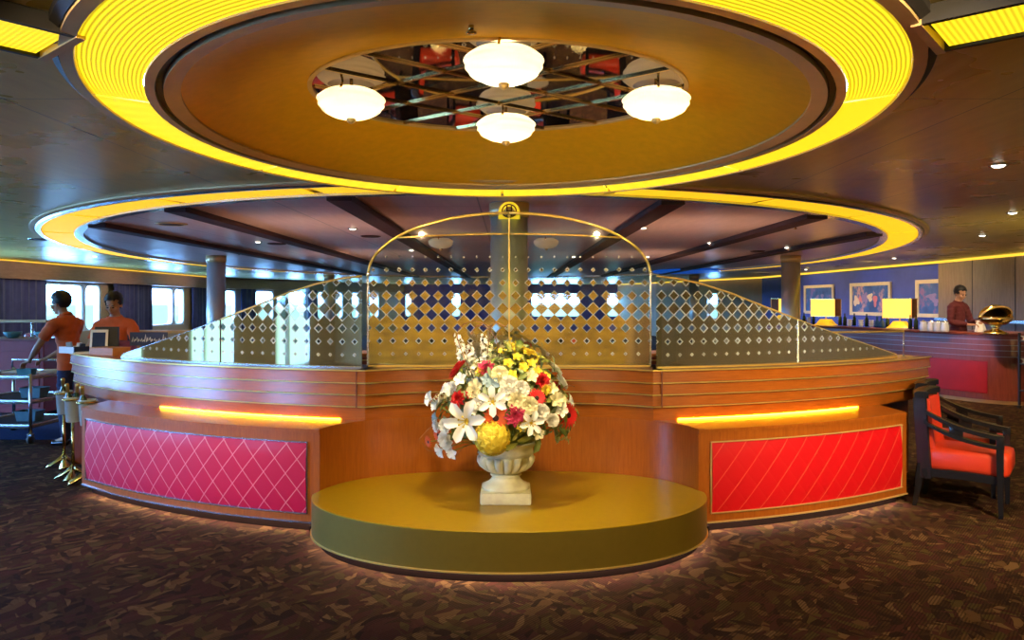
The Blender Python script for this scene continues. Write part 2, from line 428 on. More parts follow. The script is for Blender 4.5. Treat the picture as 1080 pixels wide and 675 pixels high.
def wall_seg(name, A, Bp, openings, m, z0=0, z1=ZC, th=.18):
    """wall from A to B (outward to the right of travel) with rectangular openings (s0, s1, zb, zt) in metres along it"""
    A = Vector(A); Bp = Vector(Bp); L = (Bp-A).length; t = (Bp-A)/L; n = Vector((t.y, -t.x))
    bm = B()
    def blk(s0, s1, za, zb):
        if s1-s0 < 1e-3 or zb-za < 1e-3: return
        a = A+t*s0; b = A+t*s1
        lo = [(a.x, a.y, za), (b.x, b.y, za), (b.x+n.x*th, b.y+n.y*th, za), (a.x+n.x*th, a.y+n.y*th, za)]
        loft(bm, [lo, [(p[0], p[1], zb) for p in lo]])
    s = 0
    for (a, b, zb, zt) in sorted(openings):
        blk(s, a, z0, z1); blk(a, b, z0, zb); blk(a, b, zt, z1); s = b
    blk(s, L, z0, z1)
    return struct(name, bm, m)
WN = [0]
def window_unit(A, Bp, s0, s1, zb, zt, th=.18, mull=None):
    A = Vector(A); Bp = Vector(Bp); t = (Bp-A).normalized(); n = Vector((t.y, -t.x))
    WN[0] += 1
    def rr(a, b, c, d, r, k=6):
        out = []
        for (cx, cz, q) in ((b-r, d-r, 0), (a+r, d-r, 1), (a+r, c+r, 2), (b-r, c+r, 3)):
            for i in range(k+1):
                an = (q+i/k)*pi/2; out.append((cx+r*cos(an), cz+r*sin(an)))
        return out
    def P(s, z, o): q = A+t*s+n*o; return (q.x, q.y, z)
    bm = B()
    spans = [(s0, s1)] if not mull else [(s0, mull-.05), (mull+.05, s1)]
    for (a, b) in spans:
        out = []
        for q in rr(a, b, zb, zt, .002): out.append(q)
        inn = rr(a+.05, b-.05, zb+.05, zt-.05, .16)
        loops = [[P(s, z, .02) for s, z in out], [P(s, z, .02) for s, z in inn], [P(s, z, th) for s, z in inn], [P(s, z, th) for s, z in out]]
        loft(bm, loops, False, True)
    if mull:
        lo = [P(mull-.05, zb, .0), P(mull+.05, zb, .0), P(mull+.05, zb, th), P(mull-.05, zb, th)]
        loft(bm, [lo, [(p[0], p[1], zt) for p in lo]])
    f = struct('window_%d' % WN[0], bm, M_frame_white)
    for (a, b) in spans:
        bm = B(); lo = [P(a+.03, zb+.03, .10), P(b-.03, zb+.03, .10), P(b-.03, zb+.03, .106), P(a+.03, zb+.03, .106)]
        loft(bm, [lo, [(p[0], p[1], zt-.03) for p in lo]])
        obj('window_pane', bm, M_pane, f)
    # sky portal in the opening
    ld = bpy.data.lights.new('window_portal', 'AREA'); ld.shape = 'RECTANGLE'; ld.size = s1-s0; ld.size_y = zt-zb
    ld.cycles.is_portal = True
    lo_ = bpy.data.objects.new('window_portal', ld); COL.objects.link(lo_)
    c = A+t*((s0+s1)/2)+n*.15; lo_.location = (c.x, c.y, (zb+zt)/2)
    lo_.rotation_euler = Vector((-n.x, -n.y, 0)).to_track_quat('-Z', 'Y').to_euler()
    return f
def curtain(A, Bp, s0, s1, z0, z1, label, off=-.12):
    A = Vector(A); Bp = Vector(Bp); t = (Bp-A).normalized(); n = Vector((t.y, -t.x))
    bm = B(); N = max(24, int((s1-s0)*34)); loops = []
    rnd = random.Random(int(s0*100)); ph = rnd.random()*6
    for i in range(N+1):
        s = s0+(s1-s0)*i/N; am = .045*sin(s*21+ph)+.018*sin(s*47+ph*2)
        lp = []
        for z, k in ((z0, 1.15), (z0+.5*(z1-z0), 1.0), (z1, .75)):
            q = A+t*s+n*(off+am*k); lp.append((q.x, q.y, z))
        for z, k in ((z1, .75), (z0+.5*(z1-z0), 1.0), (z0, 1.15)):
            q = A+t*s+n*(off+am*k-.012); lp.append((q.x, q.y, z))
        loops.append(lp)
    loft(bm, loops)
    o = obj('window_curtain', bm, M_curtain, None, True)
    return tag(o, label, 'curtain', 'dark curtains between the windows')
ZB, ZT = .88, 2.20
# left wall runs from the back corner toward the camera side so that outward is -X
A, Bq = (LW, 30.0), (LW, -6.0)
ops = []; curts = []
for k in range(0, 6):
    d0, d1 = 25.1-5.7*k, 27.8-5.7*k
    if d1 > 29.5: continue
    ops.append((30-d1, 30-d0, ZB if d0 > 15 else .08, ZT))  # sills of out-of-view windows lowered to throw more daylight on the ceiling
# outward must be -X: travel +y -> right is +x ; travel -y -> right is -x
wall_seg('wall_left', A, Bq, ops, M_wall)
for k, (a, b, zb, zt) in enumerate(ops): window_unit(A, Bq, a, b, zb, zt, mull=a+.85)
cl = ['dark blue pleated curtain behind the standing column beside the third window', 'dark blue pleated curtain behind the waiter with the tablet', 'dark blue pleated curtain at the picture edge behind the service station']
for (d0, d1, lab) in ((28.2, 29.9, cl[0]), (22.5, 25.0, cl[1]), (16.4, 19.3, cl[2])):
    curtain(A, Bq, 30-d1, 30-d0, .03, ZT+.04, lab)
bm = B(); box(bm, LW, LW+.30, -6, 29.9, ZT+.04, ZC-.05); struct('trim_left', bm, M_valance)
bm = B(); box(bm, LW+.30, LW+.33, -5.9, 29.8, ZC-.035, ZC-.012); tag(obj('cove_light', bm, M_cove), 'thin amber cove light above the wooden window valance', 'cove light')
# angled and back walls (travel so that outward is away from the room)
A2, B2 = (-6.0, 42.0), (LW, 30.0)
def seg_ops(A, Bp, pxs):
    """spans given by where lines of sight meet the wall"""
    A = Vector(A); Bp = Vector(Bp); L = (Bp-A).length; t = (Bp-A)/L; out = []
    for (p0, p1) in pxs:
        ss = []
        for px in (p0, p1):
            kx = (px-537)/F  # x = kx*y
            s = (kx*A.y-A.x)/(t.x-kx*t.y); ss.append(s)
        out.append((min(ss), max(ss)))
    return out
o2 = [(a, b, ZB, ZT) for a, b in seg_ops(A2, B2, [(236, 249), (269, 289), (304, 321), (335, 344), (354, 362), (371, 379), (390, 400)])]
wall_seg('wall_back_left', A2, B2, o2, M_wall)
for q in o2: window_unit(A2, B2, *q)
for (p0, p1), lab in (((251, 267), 'dark curtain seen over the glass screen right beside the column'), ((323, 333), 'narrow dark curtain seen through the sloping glass screen')):
    a, b = seg_ops(A2, B2, [(p0, p1)])[0]; curtain(A2, B2, a, b, .03, ZT+.04, lab)
bm = B(); tv = (Vector(B2)-Vector(A2)).normalized(); nv = Vector((tv.y, -tv.x))
pa = [(A2[0], A2[1]), (B2[0], B2[1])]
sweep(bm, pa, [(-.25, ZT+.04), (-.25, ZC-.05), (0, ZC-.05), (0, ZT+.04)]); struct('trim_back_left', bm, M_valance)
A3, B3 = (6.0, 42.0), (-6.0, 42.0)
o3 = [(a, b, ZB, ZT) for a, b in seg_ops(A3, B3, [(398, 406), (427, 434), (476, 486), (560, 612), (640, 657), (668, 697)])]
wall_seg('wall_back', A3, B3, o3, M_bluewall)
for q in o3: window_unit(A3, B3, *q)
A4, B4 = (10.0, 30.0), (6.0, 42.0)
o4 = [(a, b, .95, 2.1) for a, b in seg_ops(A4, B4, [(745, 757)])]
wall_seg('wall_back_right', A4, B4, o4, M_wall)
for q in o4: window_unit(A4, B4, *q)
wall_seg('wall_right_far', (RW, 14.0), (10.0, 30.0), [], M_bluewall)
wall_seg('wall_right', (RW, -6.0), (RW, 14.0), [], M_walnut)
bm = B(); box(bm, 10.38, 10.5, 5.0, 18.35, 0, ZC)
struct('wall_right_panel', bm, M_walnut)
bm = B()
for yy in (17.0, 15.55, 14.1, 12.65): box(bm, 10.372, 10.38, yy-.008, yy+.008, 0, ZC)
struct('trim_panel_joints', bm, M_dark)
bm = B(); box(bm, 10.28, 10.38, 5.0, 18.35, 1.25, 1.31); struct('trim_panel_rail', bm, M_silver)
bm = B(); tube(bm, [(10.33, 5, ZC-.03), (10.33, 18.4, ZC-.03), (9.86, 29.9, ZC-.03), (5.96, 41.6, ZC-.03)], .03, 6)
tag(obj('cove_light', bm, M_cove), 'long amber cove light along the ceiling edge over the paintings', 'cove light')
# wall behind the camera: warm gold panels and dark doors, seen in the mirror coating
wall_seg('wall_front', (LW, -6.0), (RW, -6.0), [], M_wall)
tt_ = NT('gold_wallcover'); nn_ = tt_.noise(tt_.coords('Object', (.8, 1, 4.5)), 2.6, 5, .65)
tt_.link(tt_.ramp(nn_.outputs['Fac'], [(.30, (.07, .05, .012)), (.50, (.42, .27, .02)), (.72, (.70, .50, .05))]), tt_.b.inputs['Base Color']); setp(tt_.b, rough=.5); ceiling_gold = tt_.m
bm = B(); box(bm, -3.4, 2.8, -5.98, -5.9, 0, 2.3); struct('wall_front_panel', bm, ceiling_gold)
for i, (x0, x1, m_) in enumerate(((3.0, 3.35, 'walnut'), (4.75, 5.45, 'olive'), (6.45, 7.1, 'olive'), (7.2, 7.9, 'mahog'), (8.0, 9.6, 'olive'))):
    bm = B(); box(bm, x0, x1, -5.98, -5.94, 0, 2.3, .01); struct('trim_front_%d' % (i+1), bm, {'walnut': M_walnut, 'mahog': M_mahog, 'olive': mat('olive_panel', (.22, .17, .05), .5, var=.3, scale=2)}[m_])
for i, (x0, x1) in enumerate(((3.4, 4.6), (5.6, 6.3))):
    bm = B(); box(bm, x0, x1, -5.98, -5.92, 0, 2.15, .01); struct('door_%d' % (i+1), bm, M_mahog)

# ceiling beams over the lounge
k = 0
for X in (-5.1, -3.42, -1.55, 1.55, 3.42, 5.1):
    k += 1
    yn = R2[1]-(R2b-.66)*sqrt(max(0, 1-((X-R2[0])/(R2a-.66))**2)); yf = 2*R2[1]-yn
    yn = max(yn, 6.85)
    bm = B(); box(bm, X-.115, X+.115, yn, yf, ZC-.075, ZC-.012, .01); struct('trim_beam_%d' % k, bm, M_beam)

# ------------------------------------------------------------------ columns
def column(X, Y, r, label):
    t = thing('column', label, 'column', (X, Y, 0), kind='structure')
    bm = B(); lathe(bm, [(r, 0), (r, ZC-.012)], 40); obj('shaft', bm, M_column, t, True)
    bm = B(); lathe(bm, [(r+.002, ZC-.16), (r+.015, ZC-.16), (r+.015, ZC-.02), (r+.002, ZC-.02)], 40); obj('collar', bm, M_bronze, t, True)
    bm = B(); lathe(bm, [(r+.001, 0), (r+.02, 0), (r+.02, .1), (r+.001, .1)], 40); obj('base_ring', bm, M_steel, t, True)
    return t
column(WX(228, 16), 16, .19, 'round metal column in front of the side windows')
column(WX(834, 16), 16, .19, 'round metal column before the blue wall with paintings')
column(WX(347, 27), 27, .17, 'thin far metal column seen over the sloping glass screen')
column(WX(732, 27), 27, .17, 'thin far metal column beside the blue oval ceiling panel')
c0 = column(WX(537, 7.55), 7.55, .185, 'central metal column behind the arched glass, with gold plaque')
# gold arched plaque with a dark ring-and-bars emblem, wrapped on the column front
bm = B()
yy = -.19; hw = .105; pl = []
for i in range(17):
    an = pi*i/16; pl.append((hw*cos(an), ZC-.125+.10*sin(an)))
pl = [(hw, ZC-.19)]+pl+[(-hw, ZC-.19)]
def wrap(x, z, e): return (x, -sqrt(max(.0001, (.186+e)**2-x*x)), z)
loft(bm, [[wrap(x, z, .012) for x, z in pl], [wrap(x, z, .03) for x, z in pl]]); pq = obj('plaque', bm, mat('plaque_gold_glow', (1.0, .66, .03), .4, .1, var=.05, emis=(1., .66, .02), es=.7), c0)  # the plaque is no lamp; a glow is added to brighten its gold
bm = B()
ringp = [wrap(.068*cos(2*pi*i/28), ZC-.115+.062*sin(2*pi*i/28), .034) for i in range(28)]
tube(bm, ringp, .007, 6, closed=True)
for sx in (-.022, .022): tube(bm, [wrap(sx, ZC-.165, .034), wrap(sx, ZC-.065, .034)], .007, 6)
tube(bm, [wrap(-.022, ZC-.115, .034), wrap(.022, ZC-.115, .034)], .006, 6)
obj('emblem', bm, mat('emblem_brown', (.10, .05, .01), .4, .3), pq)

# ------------------------------------------------------------------ ring lights and gold dome
def ring_panels(parent, cx, cy, a0, b0, a1, b1, z, cuts, mats, name='diffuser_panel', dz=.02):
    """lit band between two ellipses cut into panels at the given angles"""
    for i in range(len(cuts)):
        t0 = cuts[i]; t1 = cuts[(i+1) % len(cuts)]
        if t1 <= t0: t1 += 2*pi
        g = .007; t0 += g; t1 -= g
        n = max(6, int((t1-t0)/.06)); bm = B(); loops = []
        for k in range(n+1):
            th = t0+(t1-t0)*k/n; lp = []
            for q in range(7):
                f = q/6; lp.append((cx+(a0+(a1-a0)*f)*cos(th), cy+(b0+(b1-b0)*f)*sin(th), z))
            loops.append(lp)
        loft(bm, loops, False, False, 0, False, uv=lambda ii, jj, n=n, t0=t0, t1=t1: ((t0+(t1-t0)*ii/n)/(2*pi), jj/6))
        r = bmesh.ops.extrude_face_region(bm, geom=bm.faces[:])
        for v in [x for x in r['geom'] if isinstance(x, bmesh.types.BMVert)]: v.co.z += dz
        mid = ((t0+t1)/2) % (2*pi)
        m = mats(mid) if callable(mats) else mats
        obj(name, bm, m, parent)
def ell_sweep(bm, cx, cy, a, b, prof, n=128, mi=0):
    p = ell(cx, cy, a, b, n)   # counter-clockwise: right of travel is outward
    sweep(bm, p, prof, True, mi)
ZR = CAMZ+.94
t = thing('ring_light', 'large ribbed yellow ring light around the gold ceiling dome', 'ceiling light', (0, 0, 0))
far_cut = [math.radians(x) for x in (28, 62, 90, 118, 152, 200, 270, 340)]
ring_panels(t, R1[0], R1[1], 1.745, 2.05, 1.94, 2.44, ZR+.004, far_cut, lambda mid: M_ring if (mid > pi*1.06 and mid < pi*1.94) or mid > math.radians(339) or mid < math.radians(10) else (M_ring if (mid > math.radians(190)) else M_ring_far))
bm = B(); ell_sweep(bm, R1[0], R1[1], 1.945, 2.445, [(0, ZR-.004), (.05, ZR+.0), (.05, ZR+.065), (.0, ZR+.065)]); obj('outer_trim', bm, M_bronze, t)
bm = B(); ell_sweep(bm, R1[0], R1[1], 2.00, 2.50, [(0, ZR+.012), (.03, ZR+.03), (.03, ZR+.066), (0, ZR+.066)]); obj('shadow_gap', bm, M_dark, t)
bm = B(); ell_sweep(bm, R1[0], R1[1], 1.735, 2.04, [(-.035, ZR-.002), (.006, ZR-.002), (.006, ZR+.05), (-.035, ZR+.05)]); obj('inner_trim', bm, M_bronze, t)
bm = B(); ell_sweep(bm, R1[0], R1[1], 1.685, 1.985, [(-.02, ZR+.02), (.018, ZR+.02), (.018, ZR+.06), (-.02, ZR+.06)]); obj('shadow_gap', bm, M_dark, t)
bm = B(); ell_sweep(bm, R1[0], R1[1], 1.63, 1.925, [(-.035, ZR+.012), (.036, ZR-.002), (.040, ZR+.05), (-.035, ZR+.024)]); obj('dome_rim', bm, M_bronze, t)
ZM = CAMZ+1.18
bm = B(); loops = []
for q in range(13):
    f = q/12; a = 1.62+(1.04-1.62)*f; b = 1.915+(.90-1.915)*f
    z = ZR+.018+(ZM-ZR-.018)*(1-(1-f)**1.2)
    loops.append([(x, y, z) for x, y in ell(R1[0], R1[1], a, b, 128)])
loft(bm, loops, False)
o = obj('ceiling_dome', bm, M_goldleaf, None, True); o['kind'] = 'structure'
# straight bars reaching out from the ring
for sgn, (p, q, w0), lab in ((-1, ((-1.66, 2.80), (-2.72, 1.55), .30), 'straight ribbed light bar meeting the ring near the upper window side'), (1, ((1.50, 2.70), (2.75, 1.62), .30), 'straight ribbed light bar meeting the ring on the paintings side')):
    t = thing('light_bar', lab, 'ceiling light', (p[0], p[1], ZR))
    P0, Q0 = Vector(p), Vector(q); tv = (Q0-P0).normalized(); nv = Vector((-tv.y, tv.x)); L = (Q0-P0).length
    bm = B(); loops = []
    for i in range(13):
        c = tv*(.03+(L-.03)*i/12); loops.append([(c.x+nv.x*w0*(j/4-.5), c.y+nv.y*w0*(j/4-.5), .004) for j in range(5)])
    loft(bm, loops, False, False, 0, False, uv=lambda i, j: (i/12, j/4))
    r = bmesh.ops.extrude_face_region(bm, geom=bm.faces[:])
    for v in [x for x in r['geom'] if isinstance(x, bmesh.types.BMVert)]: v.co.z += .02
    obj('diffuser_panel', bm, M_bar_light, t)
    for s in (-1, 1):
        bm = B(); e = [(tv*u+nv*(s*(w0/2+.025))) for u in (0, L)]
        pth = [(v.x, v.y) for v in e]; sweep(bm, pth, [(-.012, -.004), (.012, -.004), (.012, .058), (-.012, .058)]); obj('side_trim', bm, M_dark, t)
    bm = B(); e = [nv*(-w0/2-.04), nv*(w0/2+.04)]
    sweep(bm, [(v.x, v.y) for v in e], [(-.02, -.008), (.012, -.008), (.012, .05), (-.02, .05)]); obj('end_cap', bm, M_bronze, t)
# big ring over the lounge
t = thing('ring_light', 'wide thin amber ring light over the lounge behind the bar', 'ceiling light', (0, 0, 0))
cuts2 = [math.radians(a) for a in (15, 55, 90, 125, 165, 190, 205, 220, 235, 248, 260, 280, 292, 305, 320, 335, 350)]
ring_panels(t, R2[0], R2[1], R2a-.50, R2b-.50, R2a-.12, R2b-.12, ZC-.03, cuts2, M_ring2, dz=.012)
bm = B(); ell_sweep(bm, R2[0], R2[1], R2a-.11, R2b-.11, [(0, ZC-.04), (.05, ZC-.045), (.07, ZC-.016), (0, ZC-.016)]); obj('outer_trim', bm, M_silver, t)
bm = B(); ell_sweep(bm, R2[0], R2[1], R2a-.03, R2b-.03, [(0, ZC-.03), (.05, ZC-.02), (.05, ZC-.004), (0, ZC-.004)]); obj('shadow_gap', bm, M_bronze, t)
bm = B(); ell_sweep(bm, R2[0], R2[1], R2a-.62, R2b-.62, [(0, ZC-.05), (.11, ZC-.05), (.11, ZC-.016), (0, ZC-.016)]); obj('inner_trim', bm, M_silver, t)
# mirror with brass lattice
t = thing('ceiling_mirror', 'oval ceiling mirror with brass diamond lattice in the gold dome', 'mirror', (R1[0], R1[1], ZM))
bm = B(); poly_fill(bm, [ell(0, 0, 1.04, .905, 96)], 0.0)
r = bmesh.ops.extrude_face_region(bm, geom=bm.faces[:])
for v in [x for x in r['geom'] if isinstance(x, bmesh.types.BMVert)]: v.co.z += .015
obj('mirror_glass', bm, M_mirror, t)
bm = B(); ell_sweep(bm, 0, 0, 1.04, .90, [(-.012, -.012), (.012, -.012), (.012, .012), (-.012, .012)], 96); obj('mirror_rim', bm, M_bronze, t)
for dx, dy in ((.80, .62), (-.80, .62)):
    for off in (-.60, -.20, .20, .60):
        # line through (off*?) : points (x,y) = c + s*(dx,dy)
        cxx = off*1.35 if True else 0; pts = []
        for s in [i/200.0*3-1.5 for i in range(201)]:
            x = cxx+s*dx; y = s*dy
            if (x/1.03)**2+(y/.895)**2 < 1: pts.append((x, y))
        if len(pts) > 2:
            bm = B(); sweep(bm, [pts[0], pts[-1]], [(-.008, -.010), (.008, -.010), (.008, -.001), (-.008, -.001)]); obj('lattice_bar', bm, M_brass, t)
# bowl lamps
def bowl_lamp(loc, label, group, R=.180, first=None):
    if first: 
        return dup(first, loc, 0, label, group)
    t = thing('bowl_lamp', label, 'ceiling lamp', loc, group=group)
    prof = [(.003, -.136)]
    for i in range(1, 15):
        f = i/14; an = f*pi/2
        r = R*sin(an)**.90; z = -.040-.096*cos(an)**.92
        prof.append((r+(.005 if i in (4, 5, 8, 9, 12) else 0), z))
    prof += [(R+.008, -.034), (R+.004, -.026), (R-.012, -.012), (R-.034, .004), (R-.052, .012)]
    bm = B(); lathe(bm, prof, 48, cap=False); obj('glass_bowl', bm, M_alab, t, True)
    bm = B(); lathe(bm, [(.004, -.166), (.014, -.162), (.024, -.151), (.028, -.142), (.022, -.134), (.004, -.134)], 20); obj('finial', bm, M_bronze, t, True)
    bm = B(); lathe(bm, [(.010, -.135), (.010, .028)], 10); obj('stem', bm, M_brass, t, True)
    for k in range(3):
        bm = B(); a = k*2*pi/3+.4
        tube(bm, [((R-.012)*cos(a), (R-.012)*sin(a), -.010), ((R-.04)*cos(a), (R-.04)*sin(a), .028)], .007, 6); obj('clip', bm, M_brass, t, True)
    return t
def point(name, loc, energy, color, r=.05):
    ld = bpy.data.lights.new(name, 'POINT'); ld.energy = energy; ld.color = color; ld.shadow_soft_size = r
    o = bpy.data.objects.new(name, ld); COL.objects.link(o); o.location = loc; return o
lamp_y = 4.15; ZL = CAMZ+1.15
L0 = bowl_lamp((R1[0]+.035, lamp_y-.64, ZL), 'alabaster bowl lamp at the near rim of the ceiling mirror', 'bowl lamps on the ceiling mirror')
bowl_lamp((R1[0]+.04, lamp_y+.62, ZL), 'alabaster bowl lamp at the far rim of the ceiling mirror', 'bowl lamps on the ceiling mirror', first=L0)
bowl_lamp((R1[0]-.81, lamp_y+.03, ZL), 'alabaster bowl lamp at the mirror rim on the window side', 'bowl lamps on the ceiling mirror', first=L0)
bowl_lamp((R1[0]+.87, lamp_y+.03, ZL), 'alabaster bowl lamp at the mirror rim on the paintings side', 'bowl lamps on the ceiling mirror', first=L0)
for (x, y) in ((R1[0]+.035, lamp_y-.64), (R1[0]+.04, lamp_y+.62), (R1[0]-.81, lamp_y+.03), (R1[0]+.87, lamp_y+.03)):
    point('bulb', (x, y, ZL-.066), 9, (1.0, .80, .48), .025)
bowl_lamp((WX(465, 11.2), 11.2, ZC-.07), 'bowl lamp on the dark lounge ceiling, window side of the column', 'bowl lamps on the lounge ceiling', first=L0)
bowl_lamp((WX(576, 11.2), 11.2, ZC-.07), 'bowl lamp on the dark lounge ceiling, paintings side of the column', 'bowl lamps on the lounge ceiling', first=L0)

# small ceiling fittings
def downlight(px, py, label=None, h=None, first=[None]):
    d = F*(ZC-CAMZ)/(319-py); x = WX(px, d)
    inside = ((x-R2[0])/(R2a-.62))**2+((d-R2[1])/(R2b-.62))**2 < 1
    z = ZC-(.012 if inside else 0)
    if first[0] is None:
        t = thing('downlight', label, 'downlight', (x, d, z), group='small recessed ceiling downlights')
        bm = B(); lathe(bm, [(.045, -.004), (.062, -.010), (.068, -.002), (.045, -.002)], 24); obj('trim_ring', bm, M_silver, t, True)
        bm = B(); lathe(bm, [(.001, -.022), (.030, -.017), (.046, -.004)], 20); obj('bulb', bm, M_bulb, t, True)
        first[0] = t
    else: dup(first[0], (x, d, z), 0, label, 'small recessed ceiling downlights')
    return (x, d, z)
DL = [(1053, 174, 'downlight in the bare ceiling nearest the top corner over the armchairs'), (1068, 224, 'downlight above the bar worker, close to the picture edge'), (1036, 248, 'downlight in plain ceiling just above the bar worker'),
      (943, 272, 'downlight in plain ceiling between the paintings and the amber ring'), (801, 245, 'downlight between ceiling beams above the sloping screen, brightest one'), (749, 255, 'small downlight next to the beam over the blue oval'),
      (830, 260, 'downlight directly over the column before the blue wall'), (895, 251, 'downlight close to the curved end of the amber ring'), (842, 269, 'downlight just behind the column before the blue wall'), (850, 284, 'tiny downlight under the amber ring beside the column'),
      (678, 239, 'downlight in the dark panel above the shoulder of the glass arch'), (638, 256, 'downlight seen through the upper glass arch beside the hanging bowl lamp'), (605, 270, 'tiny downlight low behind the glass arch'), (683, 270, 'small downlight at the rim of the glass arch'),
      (372, 240, 'downlight in the dark panel just outside the glass arch, window side'), (434, 263, 'small downlight inside the glass arch near its window side rim'), (100, 270, 'downlight in blue-lit ceiling over the waiters'), (330, 262, 'small downlight between beams above the window side screen'), (272, 254, 'faint downlight between beams over the window side column')]
spots = [downlight(*a) for a in DL]
def disc(px, py, r, label, m, name='ceiling_vent', cat='vent'):
    d = F*(ZC-CAMZ)/(319-py); x = WX(px, d)
    inside = ((x-R2[0])/(R2a-.62))**2+((d-R2[1])/(R2b-.62))**2 < 1
    t = thing(name, label, cat, (x, d, ZC-(.012 if inside else 0)), group='round ceiling vents and speakers')
    bm = B(); lathe(bm, [(r*.80, -.004), (r*.86, -.016), (r, -.006), (r, -.001), (r*.8, -.001)], 32); obj('vent_rim', bm, m, t, True)
    bm = B(); lathe(bm, [(r*.10, -.010), (r*.55, -.012), (r*.58, -.004), (r*.72, -.004), (r*.74, -.010), (r*.80, -.004)], 32); obj('vent_cone', bm, M_beam, t, True)
for a in ((181, 235, .19, 'big round ceiling vent between beams on the window side', M_bronze), (391, 248, .15, 'dark round ceiling speaker just outside the glass arch', M_beam), (292, 256, .16, 'dark round ceiling speaker above the sloping screen, window side', M_beam),
          (799, 264, .14, 'dark round ceiling speaker close to the column before the blue wall', M_beam), (775, 251, .15, 'dark round ceiling speaker above the sloping screen, paintings side', M_beam), (41, 252, .15, 'pale flat ceiling vent near the ring end over the waiters', M_silver)): disc(*a)
def sprinkler(px, py, z, label):
    d = F*(z-CAMZ)/(319-py); t = thing('sprinkler', label, 'sprinkler', (WX(px, d), d, z))
    bm = B(); lathe(bm, [(.001, -.003), (.04, -.006), (.04, 0), (.001, 0)], 20); obj('escutcheon', bm, M_brass, t, True)
    bm = B(); lathe(bm, [(.010, -.05), (.012, -.006)], 10); lathe(bm, [(.003, -.058), (.022, -.055), (.022, -.050), (.003, -.050)], 14); obj('spray_head', bm, M_brass, t, True)
sprinkler(497, 21, ZM-.03, 'small brass sprinkler in the gold dome beside the near bowl lamp')
sprinkler(252, 266, ZC-.012, 'small dark sprinkler hanging between beams near the window side column')
sprinkler(839, 237, ZC-.012, 'small sprinkler between beams near the curved ring end')
bm = B(); poly_fill(bm, [ell(5.45, 23.5, .95, 1.6, 48)], ZC-.06)
r = bmesh.ops.extrude_face_region(bm, geom=bm.faces[:])
for v in [x for x in r['geom'] if isinstance(x, bmesh.types.BMVert)]: v.co.z += .045
tag(obj('ceiling_panel_light', bm, M_blueneon), 'blue oval lit panel on the far lounge ceiling', 'ceiling light')

exec_sections = []
# ------------------------------------------------------------------ bar counter
UC, UR = 11.66, 5.87
LC, LR = 11.30, 5.96
def up(X): return UC-sqrt(UR*UR-X*X)
def low(X): return LC-sqrt(LR*LR-X*X)
def bay(X):
    q = min(1.0, abs(X)/1.40)
    return 5.2+.95*(1-q**2.6)**(1/2.6)
CX = 1.18
XL, XR = -4.5, 4.05
def lin(a, b, n): return [a+(b-a)*i/(n-1) for i in range(n)]
up_path = [(x, up(x)) for x in lin(XL, -CX, 40)]+[(x, bay(x)) for x in lin(-CX, CX, 40)[1:-1]]+[(x, up(x)) for x in lin(CX, XR, 40)]
bar = thing('bar_counter', 'curved cherry wood bar counter with four gold-lined bands', 'bar counter', (0, 0, 0))
bands = [(1.055, 1.148, .055), (.962, 1.055, .040), (.868, .962, .025)]
for (z0, z1, o) in bands:
    bm = B(); sweep(bm, up_path, [(o+.005, z0+.008), (o-.003, z1-.006), (o-.008, z1), (-.12, z1), (-.12, z0+.002), (o-.012, z0+.002)]); obj('rail_band', bm, M_cherry_h, bar, auto=.5)
    bm = B(); sweep(bm, up_path, [(o-.016, z0-.002), (o+.010, z0-.002), (o+.010, z0+.006), (o-.016, z0+.006)]); obj('gold_strip', bm, M_gold, bar)
bm = B(); sweep(bm, up_path, [(.0, .760), (.0, .868), (-.12, .868), (-.12, .760)]); obj('lower_band', bm, M_cherry_h, bar, auto=.5)
bm = B(); sweep(bm, up_path, [(.062, 1.144), (.066, 1.150), (.062, 1.158), (-.46, 1.158), (-.46, 1.144)]); obj('counter_top', bm, M_cherry, bar, auto=.5)
bm = B(); sweep(bm, up_path, [(.060, 1.150), (.071, 1.150), (.071, 1.160), (.060, 1.160)]); obj('gold_strip', bm, M_gold, bar)
bay_path = [(x, bay(x)) for x in lin(-1.372, 1.372, 60)]
bm = B(); sweep(bm, bay_path, [(0, .045), (0, .762), (-.05, .762), (-.05, .045)]); obj('center_wall', bm, M_cherry, bar, auto=.5)
bm = B(); sweep(bm, bay_path, [(-.055, .0), (-.055, .05), (-.09, .05), (-.09, .0)]); obj('toe_kick', bm, M_toekick, bar)
bm = B(); sweep(bm, up_path, [(-.14, .0), (-.14, 1.0), (-.42, 1.0), (-.42, 0)]); obj('carcass', bm, M_mahog, bar)
bm = B()
for x in (-1.178, 1.178):
    y = up(abs(x)); box(bm, x-.004, x+.004, y-.068, y-.055, .87, 1.15)
obj('corner_bead', bm, M_mahog, bar)
# amber LED coves under the bands, on both wings
for sg in (-1, 1):
    p = [(sg*x, up(x)) for x in lin(1.32, 3.05, 30)]
    if sg < 0: p = p[::-1]
    bm = B(); sweep(bm, p, [(.001, .763), (.008, .763), (.006, .770), (.001, .771)]); obj('glow_strip', bm, M_glow, bar)
